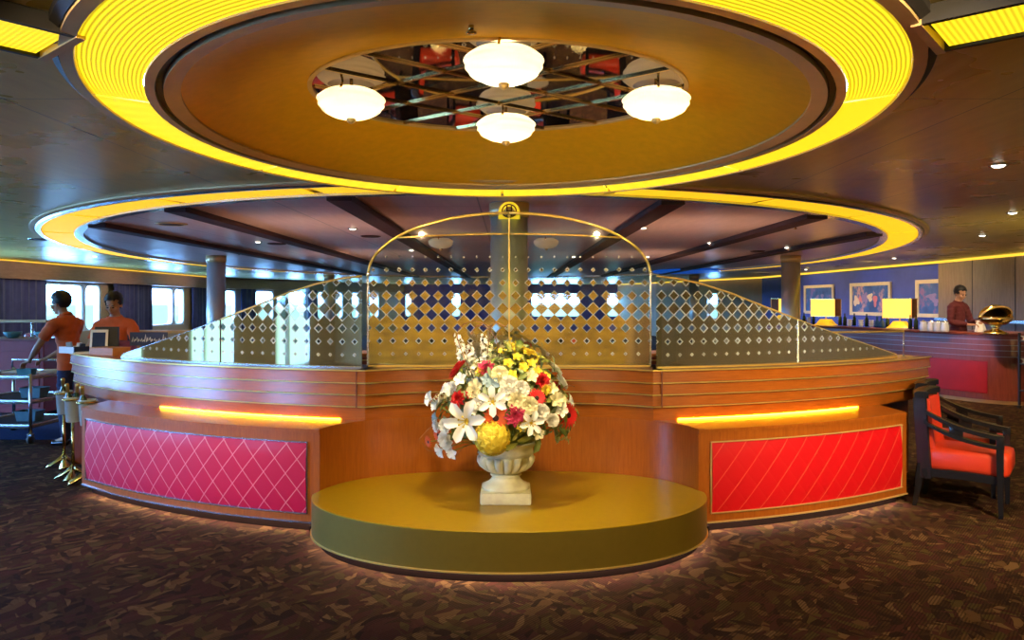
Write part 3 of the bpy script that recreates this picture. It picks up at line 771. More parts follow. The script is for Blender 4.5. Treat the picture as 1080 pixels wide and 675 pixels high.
# wings with quilted fronts
def wing(sg, xe, label, qm):
    t = thing('counter_wing', label, 'counter', (0, 0, 0))
    xs = lin(1.21, 1.37, 6)+lin(1.375, xe, 36)
    def fr(x): return bay(x)+.05 if x < 1.372 else low(x)
    def order(lst): return lst if sg > 0 else lst[::-1]
    def loftx(z0, z1, fo, bo, m, name):
        bm = B(); loops = []
        for x in order(xs):
            f = fr(x)-fo if x >= 1.372 else bay(x)+.004; b = up(x)-.004 if bo is None else up(x)+bo
            loops.append([(sg*x, f, z0), (sg*x, f, z1), (sg*x, max(b, f+.01), z1), (sg*x, max(b, f+.01), z0)])
        loft(bm, loops); return obj(name, bm, m, t, auto=.5)
    loftx(.078, .735, 0, .10, M_cherry, 'carcass')
    loftx(.735, .760, .014, .10, M_cherry, 'ledge_top')
    def path(x0, x1, n=40): return order([(sg*x, low(x)) for x in lin(x0, x1, n)])
    x0, x1 = 1.475, xe-.08
    prof = [(0.001, .150)]+[(.003+.016*sin(pi*k/8)**.6, .15+.51*k/8) for k in range(1, 8)]+[(0.001, .660)]
    bm = B(); sweep(bm, path(x0, x1, 60), prof, ring=True, uvm=True); obj('quilted_panel', bm, qm, t, auto=.6)
    bm = B()
    sweep(bm, path(x0-.012, x1+.012), [(0, .660), (.016, .660), (.016, .667), (0, .667)])
    sweep(bm, path(x0-.012, x1+.012), [(0, .143), (.016, .143), (.016, .150), (0, .150)])
    for xx in (x0-.006, x1+.006):
        y = low(xx); box(bm, sg*xx-.004, sg*xx+.004, y-.018, y, .143, .667)
    obj('panel_trim', bm, M_bronze if sg > 0 else M_silver, t)
    bm = B(); sweep(bm, path(1.372, xe), [(0, .076), (.012, .076), (.012, .086), (0, .086)]); obj('base_trim', bm, M_bronze if sg > 0 else M_silver, t)
    bm = B(); sweep(bm, path(1.372, xe-.03), [(-.07, 0), (-.07, .079), (-.16, .079), (-.16, 0)]); obj('toe_kick', bm, M_toekick, t)
    bm = B(); sweep(bm, path(1.39, xe-.05), [(-.045, .073), (-.045, .0775), (-.015, .0775), (-.015, .073)]); obj('toe_light', bm, M_toe, t)
    return t
wing(-1, 3.76, 'lower counter wing with crosshatched red quilted panel, tinted rose for daylight', M_quilt)
wing(1, 3.33, 'lower counter wing with bright red quilted panel beside the armchairs', M_quilt2)

# podium in the bay
def podium_outline(ex=0, n=140):
    out = []
    for k in range(n):
        th = 2*pi*k/n; c, s = cos(th), sin(th)
        r = (1.40+ex)*(.95+ex)/sqrt(((.95+ex)*c)**2+((1.40+ex)*s)**2)
        # keep clear of the bay wall behind
        lo, hi = 0.0, r
        x, y = r*c, 5.45+r*s
        if s > 0 and y > bay(min(1.399, abs(x)))-.014:
            for _ in range(30):
                md = (lo+hi)/2; x, y = md*c, 5.45+md*s
                if abs(x) < 1.39 and y < bay(abs(x))-.014: lo = md
                else: hi = md
            r = lo
        out.append((r*c, 5.45+r*s))
    return out
PZ = .318
t = thing('podium', 'low oval olive gold podium carrying the flower urn', 'podium', (0, 0, 0))
po = podium_outline()
bm = B(); loft(bm, [[(x, y, .072) for x, y in po], [(x, y, PZ-.006) for x, y in po]]); obj('side_drum', bm, mat('olive_metal_laminate', (.26, .18, .026), .34, .45, var=.05, scale=20), t, auto=.5)
bm = B(); pin = [(x*.996, 5.45+(y-5.45)*.996) for x, y in po]
loft(bm, [[(x, y, PZ-.006) for x, y in po], [(x, y, PZ-.002) for x, y in po], [(x, y, PZ) for x, y in pin]]); obj('top_plate', bm, M_olive, t, auto=.35)
bm = B(); fp = [p for p in po if p[1] < 5.50]; fp = sorted(fp, key=lambda p: p[0])
fpath = [(1.401*cos(a), 5.45+.951*sin(a)) for a in lin(pi, 2*pi, 60)]
sweep(bm, fpath, [(-.001, .068), (.008, .068), (.008, .077), (-.001, .077)]); obj('edge_bead', bm, M_gold, t)
bm = B(); sweep(bm, [(1.345*cos(a), 5.45+.895*sin(a)) for a in lin(pi, 2*pi, 60)], [(-.04, 0), (0, 0), (0, .073), (-.04, .073)]); obj('toe_kick', bm, M_toekick, t)
bm = B(); sweep(bm, [(1.385*cos(a), 5.45+.935*sin(a)) for a in lin(pi, 2*pi, 60)], [(-.026, .067), (-.004, .067), (-.004, .0715), (-.026, .0715)]); obj('toe_light', bm, M_toe, t)

# ------------------------------------------------------------------ glass screens on the counter
ZT0 = 1.158
def screen_obj(name, label, pts_top, path, group='patterned glass screens on the counter', gold_to=None, posts=()):
    """path: plan points, pts_top: height at each"""
    t = thing(name, label, 'glass screen', (0, 0, 0), group=group)
    N = path_normals(path); s = [0]
    for i in range(1, len(path)): s.append(s[-1]+(Vector(path[i])-Vector(path[i-1])).length)
    s0 = path[0][0]
    bm = B(); uvl = bm.loops.layers.uv.verify()
    loops = []
    ROW = 5
    for p, n, zt in zip(path, N, pts_top):
        lp = []
        for j in range(ROW): lp.append((p[0]+n.x*.005, p[1]+n.y*.005, ZT0+(zt-ZT0)*j/(ROW-1)))
        for j in range(ROW-1, -1, -1): lp.append((p[0]-n.x*.005, p[1]-n.y*.005, ZT0+(zt-ZT0)*j/(ROW-1)))
        loops.append(lp)
    def uv(i, j):
        j = j % (2*ROW); jj = j if j < ROW else 2*ROW-1-j
        return (s[i]+s0, (pts_top[i]-ZT0)*jj/(ROW-1))
    loft(bm, loops, True, False, 0, True, uv)
    for f in bm.faces:
        if abs(f.normal.z) > .9: pass
    return t, bm, s
def finish_pane(t, bm, name='glass_pane'):
    # single-sided coating: keep the front sheet patterned, the thickness plain
    return obj(name, bm, M_glass, t)
# centre arch, two panes meeting in the middle
AY, AW, ASP, AH = 6.165, 1.145, 1.905, .495
def arch_z(x): return ASP+AH*sqrt(max(0, 1-(x/AW)**2))
for (x0, x1, lab) in ((-AW, -.004, 'tall quarter-arch glass pane of the centre screen, pink wing side'), (.004, AW, 'tall quarter-arch glass pane of the centre screen, red wing side')):
    n = 36
    f = lambda k: x0+(x1-x0)*(k/n)
    xs = [(-AW*cos(pi/2*k/n*.9975) if x0 < 0 else AW*sin(pi/2*k/n)) for k in range(n+1)]
    xs[0] = x0; xs[-1] = x1
    t, bm, s = screen_obj('glass_screen', lab, [arch_z(x) for x in xs], [(x, AY) for x in xs])
    finish_pane(t, bm)
    bm = B(); xx = [-AW*cos(pi/2*k/n) if x0 < 0 else AW*sin(pi/2*k/n) for k in range(n+1)]
    tube(bm, [(x, AY, arch_z(x)+.006) for x in xx], .0115, 8); obj('gold_edge', bm, M_gold, t, True)
    bm = B(); sg_ = -1 if x0 < 0 else 1
    tube(bm, [(sg_*q, AY-.002, 2.236-.030*(q/.90)**2) for q in lin(.006, .905, 16)], .008, 8); obj('cross_bar', bm, M_gold, t, True)
    bm = B(); e = x0 if x0 < 0 else x1
    box(bm, e-.006 if e > 0 else e-.010, e+.010 if e > 0 else e+.006, AY-.012, AY+.012, ZT0, ASP+.02); obj('edge_channel', bm, M_silver, t)
    bm = B(); box(bm, (x0 if x0 < 0 else .004), (-.004 if x0 < 0 else x1), AY-.014, AY+.014, ZT0-.0, ZT0+.014); obj('base_channel', bm, M_gold, t)
bm = B(); box(bm, -.005, .005, AY-.010, AY+.010, ZT0, ASP+AH+.004); tag(obj('mullion', bm, M_gold), 'slim upright gold strip joining the two centre glass panes', 'mullion')
# sloping side screens
ZS = [(1.145, 1.885), (1.33, 1.868), (1.55, 1.825), (1.80, 1.752), (2.12, 1.640), (2.45, 1.530), (2.72, 1.445), (3.0, 1.362), (3.35, 1.268), (3.68, 1.182)]
def zs(x):
    for (a, za), (b, zb) in zip(ZS, ZS[1:]):
        if a <= x <= b: 
            return za+(zb-za)*(x-a)/(b-a)
    return ZS[-1][1]
RG = 5.775
def gp(x): return UC-sqrt(RG*RG-x*x)
labs = {(-1, 0): 'tall sloping glass pane next to the arch, pink wing side', (-1, 1): 'low tapering glass pane ending near the tablet, pink wing side', (1, 0): 'tall sloping glass pane next to the arch, red wing side', (1, 1): 'low tapering glass pane ending near the short gold rail, red wing side'}
for sg in (-1, 1):
    for k, (a, b) in enumerate(((1.165, 2.440), (2.448, 3.68))):
        xs = lin(a, b, 30); 
        if sg < 0: xs = xs[::-1]
        path = [(sg*x, gp(x)) for x in xs]
        t, bm, s = screen_obj('glass_screen', labs[(sg, k)], [zs(x) for x in xs], path)
        finish_pane(t, bm)
        bm = B(); tube(bm, [(sg*x, gp(x), zs(x)+.004) for x in xs], .009 if k == 0 else .006, 6)
        obj('gold_edge' if (sg > 0 or k == 0) else 'silver_edge', bm, M_gold if (sg > 0 or k == 0) else M_silver, t, True)
        bm = B(); sweep(bm, path, [(-.012, ZT0), (.012, ZT0), (.012, ZT0+.012), (-.012, ZT0+.012)]); obj('base_channel', bm, M_silver if sg < 0 else M_gold, t)
        x = 2.444; y = gp(x)
        if k == 0:
            bm = B(); box(bm, sg*x-.005, sg*x+.005, y-.010, y+.010, ZT0, zs(x)); obj('joint_strip', bm, M_dark if sg < 0 else M_silver, t)
# small etched letters on the centre pane
gs = [o for o in COL.objects if o.name.startswith('glass_screen') and o.type == 'EMPTY' and 'red wing side' in o['label'] and 'quarter' in o['label']][0]
for ch_, px_ in (('U', 567), ('T', 577)):
    cu = bpy.data.curves.new('etched_letter', 'FONT'); cu.body = ch_; cu.size = .085; cu.extrude = .001
    ob = bpy.data.objects.new('etched_letter_tmp', cu); COL.objects.link(ob)
    me = bpy.data.meshes.new_from_object(ob.evaluated_get(bpy.context.evaluated_depsgraph_get())); bpy.data.objects.remove(ob)
    lt = link('etched_letter', me, M_paper, gs); lt.location = (WX(px_, AY), AY-.0075, WZ(322, AY)); lt.rotation_euler = (pi/2, 0, 0)
# rear counter of the island
t = thing('back_counter', 'straight dark rear counter of the bar island behind the glass', 'counter', (0, 0, 0))
bm = B(); box(bm, -3.0, 3.0, 7.83, 8.25, .0, 1.12, .008); obj('carcass', bm, M_mahog, t)
bm = B(); box(bm, -3.04, 3.04, 7.80, 8.28, 1.12, ZT0-.001, .006); obj('counter_top', bm, M_cherry, t)
for z in (.9, 1.0, 1.08):
    bm = B(); box(bm, -3.0, 3.0, 7.822, 7.832, z, z+.008); obj('gold_strip', bm, M_gold, t)
t = thing('raised_shelf', 'pale wooden raised shelf behind the dark sign, in front of the windows', 'shelf', (WX(157, 9.4), 9.4, 0))
bm = B(); box(bm, -.48, .52, -.16, .16, 1.30, 1.335, .006); obj('shelf_board', bm, mat('pale_wood', (.55, .42, .26), .4), t)
for x in (-.40, .44):
    bm = B(); box(bm, x-.02, x+.02, -.10, .10, 0, 1.30, .004); obj('leg', bm, M_mahog, t)
# short gold guard rail at the end of the counter
t = thing('guard_rail', 'short gold guard rail on posts at the counter end before the table lamps', 'rail', (0, 0, 0))
rp = [(WX(820, 7.0), 7.0, WZ(352, 7.0)), (WX(880, 7.1), 7.1, WZ(350.5, 7.1)), (WX(953, 7.25), 7.25, WZ(349.5, 7.25))]
bm = B(); tube(bm, rp, .010, 8); obj('hand_rail', bm, M_gold, t, True)
for (x, y, z) in (rp[2], rp[0]):
    bm = B(); tube(bm, [(x, y, ZT0), (x, y, z)], .007, 8); obj('post', bm, M_silver, t, True)
    bm = B(); lathe(bm, [(.001, 0), (.022, 0), (.022, .006), (.001, .010)], 16, Matrix.Translation((x, y, ZT0))); obj('base_flange', bm, M_silver, t, True)

# ------------------------------------------------------------------ urn
UX, UY = WX(533.5, 5.26), 5.26
t = thing('urn', 'cream stone urn with gadrooned bowl on the olive podium', 'urn', (UX, UY, PZ))
bm = B(); box(bm, -.172, .172, -.172, .172, 0, .078, .012); obj('plinth', bm, M_stone, t, auto=.6)
bm = B(); lathe(bm, [(.162, .078), (.166, .090), (.160, .104), (.128, .118), (.104, .140), (.094, .158), (.100, .166), (.110, .172), (.104, .182), (.085, .186), (.02, .186)], 48); obj('foot', bm, M_stone, t, True)
# gadrooned bowl: lobes swell from the waist to the belly
loops = []
NS = 204; lob = 17
prof = [(.070, .183, 0), (.105, .190, .35), (.145, .208, .8), (.176, .236, 1), (.192, .268, 1), (.194, .292, .9), (.188, .306, .35), (.184, .312, 0), (.190, .318, 0), (.196, .324, 0)]
for r, z, am in prof:
    loops.append([(r*(1+.19*am*(abs(cos(lob*th/2))**.6-.75))*cos(th), r*(1+.19*am*(abs(cos(lob*th/2))**.6-.75))*sin(th), z) for th in [2*pi*k/NS for k in range(NS)]])
bm = B(); loft(bm, loops); obj('bowl', bm, M_stone, t, auto=.9)
bm = B(); lathe(bm, [(.194, .322), (.188, .340), (.186, .356), (.196, .374), (.214, .388), (.232, .398), (.236, .406), (.230, .414), (.212, .412), (.180, .395), (.170, .360), (.02, .350)], 64); obj('rim', bm, M_stone, t, True)

# ------------------------------------------------------------------ flowers
def leafmat(name, c1, c2): 
    tt = NT(name); n = tt.noise(tt.coords('Object'), 9, 2); tt.link(tt.ramp(n.outputs['Fac'], [(.35, c1), (.65, c2)]), tt.b.inputs['Base Color']); setp(tt.b, rough=.55); return tt.m
M_leaf = leafmat('leaf_green', (.06, .11, .020), (.30, .32, .05))
M_pale = leafmat('pale_leaf', (.22, .30, .17), (.42, .46, .20))
P_white = mat('petal_white', (.90, .88, .80), .6, var=.05); P_cream = mat('petal_cream', (.90, .82, .50), .6, var=.08)
P_yellow = mat('petal_yellow', (.86, .66, .05), .6, var=.10); P_red = mat('petal_red', (.62, .012, .015), .55, var=.15)
P_orange = mat('petal_orange', (.80, .13, .02), .55, var=.12); P_pink = mat('petal_pink', (.72, .06, .16), .55, var=.15)
P_center = mat('flower_center', (.62, .45, .03), .7, var=.2); P_darkc = mat('flower_dark_center', (.05, .015, .01), .8)
P_blue = mat('petal_blue_grey', (.30, .42, .50), .6, var=.15)
def petal(bm, L, W, az, tilt, curl=.5, cup=.15, base=.0, z0=0, mi=0, nseg=5):
    """one petal growing outward from +Z axis; tilt 0 = flat out, pi/2 = upright"""
    loops = []
    ca, sa = cos(az), sin(az)
    x = base; z = z0; an = tilt
    for i in range(nseg+1):
        f = i/nseg
        wv = W*(.30+1.55*f-1.0*f*f)*(1 if f < .75 else max(.10, 1-((f-.75)/.25)**2*.92))
        row = []
        for j in (-1, -.5, 0, .5, 1):
            yy = j*wv/2; zz = z+cup*abs(j)**2*wv*cos(an); xx = x-cup*abs(j)**2*wv*sin(an)
            row.append((xx*ca-yy*sa, xx*sa+yy*ca, zz))
        loops.append(row)
        x += L/nseg*cos(an); z += L/nseg*sin(an); an -= curl/nseg
    loft(bm, loops, False, False, mi, False)
def b_lily(R):
    bm = B()
    for k in range(6): petal(bm, R*1.12, R*.52, k*pi/3+(0 if k % 2 else .02), .85, 1.25, .22, .004, 0 if k % 2 else .004)
    return bm
def b_lily_c(R):
    bm = B()
    for k in range(6):
        a = k*pi/3+.5; tube(bm, [(0, 0, .0), (R*.10*cos(a), R*.10*sin(a), R*.30), (R*.22*cos(a), R*.22*sin(a), R*.52)], .0025, 5); ball(bm, (R*.22*cos(a), R*.22*sin(a), R*.53), .007, 6, 5)
    ball(bm, (0, 0, R*.08), R*.13, 10, 8); return bm
def b_rose(R, n=(5, 7, 9)):
    bm = B(); rnd = random.Random(3)
    for i, c in enumerate(n):
        for k in range(c): petal(bm, R*(.62+.22*i), R*(.75+.12*i), 2*pi*k/c+i*.7+rnd.random()*.2, 1.40-.36*i, .55+.15*i, .30, R*.05, -R*.03*i)
    ball(bm, (0, 0, R*.20), R*.24, 8, 6, s=(1, 1, 1.4)); return bm
def b_carn(R):
    bm = B(); rnd = random.Random(5)
    for i in range(4):
        for k in range(9): petal(bm, R*(.70+.12*i), R*.42, 2*pi*k/9+i*.4, 1.35-.34*i+rnd.uniform(-.12, .12), .35, .35, 0, 0, nseg=4)
    return bm
def b_gerb(R):
    bm = B()
    for i in range(2):
        for k in range(18): petal(bm, R*(.98-.22*i), R*.24, 2*pi*(k+.5*i)/18, .12+.22*i, .30, .08, R*.14, .004*i, nseg=4)
    return bm
def b_gerb_c(R):
    bm = B(); ball(bm, (0, 0, .004), R*.26, 12, 8, s=(1, 1, .55)); return bm
def b_small(R):
    bm = B()
    for k in range(5): petal(bm, R, R*.78, 2*pi*k/5, .62, .50, .30, R*.05, nseg=4)
    ball(bm, (0, 0, R*.10), R*.17, 8, 6); return bm
def b_hyd(R, n=70):
    bm = B()
    for i in range(n):
        f = (i+.5)/n; ph = math.acos(1-1.75*f); th = i*2.39996
        q = Vector((sin(ph)*cos(th), sin(ph)*sin(th), cos(ph)))
        rot = q.to_track_quat('Z', 'Y').to_matrix().to_4x4()
        b2 = B()
        for k in range(4): petal(b2, R*.21, R*.20, k*pi/2+i, .25, .3, .2, .002, nseg=2)
        M = Matrix.Translation(q*R*.92+Vector((0, 0, -R*.1))) @ rot
        mp = {v: bm.verts.new(M @ v.co) for v in b2.verts}
        for fc in b2.faces: bm.faces.new([mp[v] for v in fc.verts])
        b2.free()
    ball(bm, (0, 0, -R*.1), R*.90, 14, 10); return bm
def b_spike(L, n=26, mi=0):
    bm = B(); rnd = random.Random(9)
    for i in range(n):
        f = i/n; z = L*(.18+.82*f); th = i*2.39996; r = .044*(1-f*.70)+.008
        R = .042*(1-.62*f)
        q = Vector((cos(th), sin(th), .35)).normalized(); rot = q.to_track_quat('Z', 'Y').to_matrix().to_4x4()
        b2 = B()
        for k in range(5): petal(b2, R, R*.85, 2*pi*k/5+i, .55, .4, .25, .001, nseg=2)
        M = Matrix.Translation(Vector((cos(th)*r*.55, sin(th)*r*.55, z))) @ rot
        mp = {v: bm.verts.new(M @ v.co) for v in b2.verts}
        for fc in b2.faces: bm.faces.new([mp[v] for v in fc.verts])
        b2.free()
    return bm
ARR = thing('flower_arrangement', 'big mixed bouquet of white lilies, roses and red gerberas filling the urn', 'flowers', (UX, UY, PZ+.40))
AO = Vector((UX, UY, PZ+.40))
ELC = Vector((0, 0, .17)); ELR = Vector((.46, .40, .46))
PROTO = {}
def proto(key, bmf, m, center=None, cm=None):
    PROTO[key] = (mesh_of(bmf, key), m, None if center is None else mesh_of(center, key+'_center'), cm)
    me = PROTO[key][0]; me.materials.append(m)
    for p in me.polygons: p.use_smooth = True
    if center is not None:
        PROTO[key][2].materials.append(cm)
        for p in PROTO[key][2].polygons: p.use_smooth = True
proto('lily', b_lily(.135), P_white, b_lily_c(.135), P_center)
proto('white_rose', b_rose(.060), P_white); proto('cream_rose', b_rose(.058), P_cream)
proto('yellow_carnation', b_carn(.058), P_yellow); proto('red_carnation', b_carn(.060), P_red); proto('pink_carnation', b_carn(.066), P_pink)
proto('red_gerbera', b_gerb(.082), P_red, b_gerb_c(.082), P_darkc); proto('orange_gerbera', b_gerb(.085), P_orange, b_gerb_c(.085), P_darkc)
proto('hydrangea', b_hyd(.118), P_yellow); proto('white_blossom', b_small(.050), P_white); proto('cream_blossom', b_small(.046), P_cream); proto('blue_blossom', b_small(.040), P_blue)
proto('yellow_blossom', b_small(.040), P_yellow); proto('stock_spike', b_spike(.36), P_white); proto('cream_spike', b_spike(.30), P_cream); proto('yellow_spike', b_spike(.34, 22), P_yellow)
STEMS = B()
def place(key, pos, nrm, s=1.0, stem=True, twist=None, root=None):
    me, m, ce, cm = PROTO[key]
    o = bpy.data.objects.new(key, me); COL.objects.link(o); o.parent = ARR
    q = Vector(nrm).normalized().to_track_quat('Z', 'Y')
    q = q @ Quaternion((0, 0, 1), random.random()*6 if twist is None else twist)
    o.rotation_mode = 'QUATERNION'; o.rotation_quaternion = q; o.location = pos; o.scale = (s, s, s)
    if ce is not None:
        c = bpy.data.objects.new('flower_center', ce); COL.objects.link(c); c.parent = o
    if stem:
        p = Vector(pos); rt = Vector((p.x*.18, p.y*.18, -.02)) if root is None else Vector(root)
        mid = (p+rt)/2+Vector((p.x*.08, p.y*.08, .03)); tube(STEMS, [rt, mid, p-Vector(nrm).normalized()*.01], .0035, 5)
    return o
def front_pt(px, py, push=1.0):
    """point of the bouquet's dome that lies on the line of sight through a spot in the photograph"""
    o = Vector((0, 0, CAMZ))-AO; d = Vector(((px-537)/F, 1, (319-py)/F)); 
    e = Vector((ELR.x, ELR.y, ELR.z))*push
    oo = Vector(((o.x-ELC.x)/e.x, (o.y-ELC.y)/e.y, (o.z-ELC.z)/e.z)); dd = Vector((d.x/e.x, d.y/e.y, d.z/e.z))
    a = dd.dot(dd); b = 2*oo.dot(dd); c = oo.dot(oo)-1; D = b*b-4*a*c
    tt = (-b-sqrt(D))/(2*a) if D > 0 else -b/(2*a)
    p = o+d*tt; n = Vector(((p.x-ELC.x)/e.x**2, (p.y-ELC.y)/e.y**2, (p.z-ELC.z)/e.z**2)).normalized()
    return p, n
HERO = [('lily', 493, 444, 1.08, .15), ('hydrangea', 519, 462, 1.02, 0), ('red_gerbera', 599, 438, 1.0, 0), ('orange_gerbera', 523, 441, .98, 0), ('pink_carnation', 543, 438, 1.15, 0), ('red_carnation', 484, 421, .95, 0),
        ('pink_carnation', 513, 390, 1.0, 0), ('yellow_carnation', 508, 393, .8, 0), ('red_carnation', 571, 402, 1.0, 0), ('red_gerbera', 566, 420, .75, 0), ('orange_gerbera', 463, 459, .75, 0), ('white_rose', 472, 464, 1.1, 0), ('white_rose', 471, 449, .9, 0),
        ('cream_rose', 545, 424, 1.1, 0), ('white_rose', 537, 407, 1.1, 0), ('white_rose', 549, 411, 1.0, 0), ('cream_rose', 557, 428, 1.1, 0), ('white_rose', 570, 435, 1.0, 0), ('lily', 520, 424, .75, .6), ('cream_rose', 527, 396, 1.05, 0), ('lily', 560, 446, .62, .2),
        ('cream_blossom', 585, 422, 1.3, 0), ('cream_blossom', 581, 411, 1.1, 0), ('white_blossom', 590, 432, 1.2, 0), ('white_blossom', 455, 421, 1.2, 0), ('white_blossom', 461, 427, 1.1, 0), ('white_blossom', 466, 474, 1.2, 0), ('white_blossom', 477, 411, 1.2, 0), ('white_rose', 478, 410, .8, 0),
        ('cream_blossom', 502, 408, 1.2, 0), ('yellow_carnation', 575, 411, .75, 0), ('cream_rose', 500, 413, .85, 0), ('white_blossom', 500, 430, 1.1, 0), ('white_rose', 582, 443, .8, 0), ('yellow_carnation', 551, 448, .85, 0), ('cream_blossom', 567, 457, 1.0, 0), ('white_rose', 462, 449, .8, 0), ('white_blossom', 478, 476, 1.1, 0),
        ('red_carnation', 497, 415, .7, 0), ('orange_gerbera', 452, 466, .5, 0), ('blue_blossom', 520, 406, 1.3, 0), ('blue_blossom', 461, 441, 1.2, 0), ('blue_blossom', 514, 401, 1.2, 0), ('white_blossom', 487, 401, 1.1, 0), ('cream_blossom', 560, 398, 1.1, 0), ('cream_blossom', 590, 421, 1.1, 0), ('white_blossom', 507, 425, 1.2, 0), ('white_blossom', 531, 418, 1.2, 0)]
rnd = random.Random(21)
HERO += [('yellow_blossom', a_, b_, 1.0, 0) for a_, b_ in ((536, 384), (545, 378), (552, 388), (540, 396), (560, 384), (566, 393), (530, 372), (548, 368), (575, 398), (556, 374))]
for key, px, py, s, tw in HERO:
    p, n = front_pt(px, py, 1.0)
    n = (n+Vector((0, -.5, .05))).normalized()
    place(key, p, n, s, True, tw if tw else None)
# the sides and the back of the dome
keys = ['white_rose', 'cream_blossom', 'white_blossom', 'cream_rose', 'yellow_carnation', 'red_carnation', 'white_blossom', 'cream_blossom']
for i in range(30):
    th = rnd.uniform(-.25, pi+.25); ph = rnd.uniform(.25, 1.45)
    n = Vector((cos(th)*sin(ph), sin(th)*sin(ph), cos(ph)))
    p = ELC+Vector((n.x*ELR.x, n.y*ELR.y, n.z*ELR.z))
    place(keys[i % len(keys)], p, n, rnd.uniform(.85, 1.15))
for key, bx, by, tx, ty, s in (('stock_spike', 500, 420, 481, 352, 1.10), ('stock_spike', 508, 415, 494, 362, 1.0), ('stock_spike', 505, 418, 487, 375, 1.05), ('stock_spike', 514, 408, 510, 352, 1.0), ('cream_spike', 522, 400, 516, 362, .95), ('yellow_spike', 535, 400, 541, 356, 1.05), ('yellow_spike', 545, 402, 552, 362, 1.05), ('yellow_spike', 552, 405, 568, 372, .9), ('cream_spike', 530, 400, 531, 360, 1.0), ('yellow_spike', 548, 400, 560, 374, .9), ('cream_spike', 495, 425, 458, 418, .75)):
    d = 5.28; p0 = Vector((WX(bx, d), d, WZ(by, d)))-AO; p1 = Vector((WX(tx, d), d+rnd.uniform(-.08, .1), WZ(ty, d)))-AO
    n = (p1-p0).normalized(); L = {'stock_spike': .36, 'cream_spike': .30, 'yellow_spike': .34}[key]*s
    place(key, p1-n*L, n, s, True)
obj('stems', STEMS, M_leaf, ARR, True)['kind'] = 'stuff'
# foliage
def leaves(m, N, seed, rlo, rhi, zmin, Ls, name):
    rn = random.Random(seed); bm = B()
    for i in range(N):
        th = rn.uniform(0, 2*pi); ph = rn.uniform(.05, 1.95)
        n = Vector((cos(th)*sin(ph), sin(th)*sin(ph), cos(ph))); k = rn.uniform(rlo, rhi)
        p = ELC+Vector((n.x*ELR.x, n.y*ELR.y, n.z*ELR.z))*k
        if p.z < zmin: continue
        b2 = B(); L = rn.uniform(*Ls); petal(b2, L, L*rn.uniform(.34, .55), rn.uniform(0, 6), rn.uniform(.1, .9), rn.uniform(.3, 1.0), .18, 0, 0, nseg=4)
        M = Matrix.Translation(p) @ n.to_track_quat('Z', 'Y').to_matrix().to_4x4()
        mp = {v: bm.verts.new(M @ v.co) for v in b2.verts}
        for fc in b2.faces: bm.faces.new([mp[v] for v in fc.verts])
        b2.free()
    o = obj(name, bm, m, ARR, True); o['kind'] = 'stuff'; return o
leaves(M_leaf, 420, 4, .55, 1.0, -.02, (.07, .13), 'dark_foliage')
leaves(M_pale, 190, 5, .82, 1.05, -.0, (.045, .09), 'pale_foliage')
rn = random.Random(8)
for (bx, by, pts) in ((500, 400, [(478, 350), (497, 336), (520, 345)]), (512, 400, [(516, 352), (520, 338), (535, 345)]), (475, 440, [(452, 452), (443, 462)]), (470, 470, [(452, 478), (446, 466)]), (490, 470, [(478, 485), (470, 478)]), (580, 420, [(598, 405), (606, 408)]), (530, 400, [(524, 352), (505, 340), (497, 352)])):
    d = 5.22; P = [(WX(bx, d), d, WZ(by, d))]+[(WX(a, d), d-.03*i+rn.uniform(-.05, .05), WZ(b, d)) for i, (a, b) in enumerate(pts)]
    P = [Vector(p)-AO for p in P]; sm = []
    for i in range(len(P)-1):
        for k in range(5): sm.append(P[i].lerp(P[i+1], k/5))
    sm.append(P[-1])
    for _ in range(4): sm = [sm[0]]+[(sm[i-1]+sm[i]*2+sm[i+1])/4 for i in range(1, len(sm)-1)]+[sm[-1]]
    bm = B(); tube(bm, sm, .0028, 5); obj('curly_twig', bm, mat('twig_brown', (.25, .09, .03), .6), ARR, True)
bm = B(); ball(bm, (0, 0, .0), .19, 20, 12, s=(1, 1, .45)); obj('moss_bed', bm, M_leaf, ARR, True)
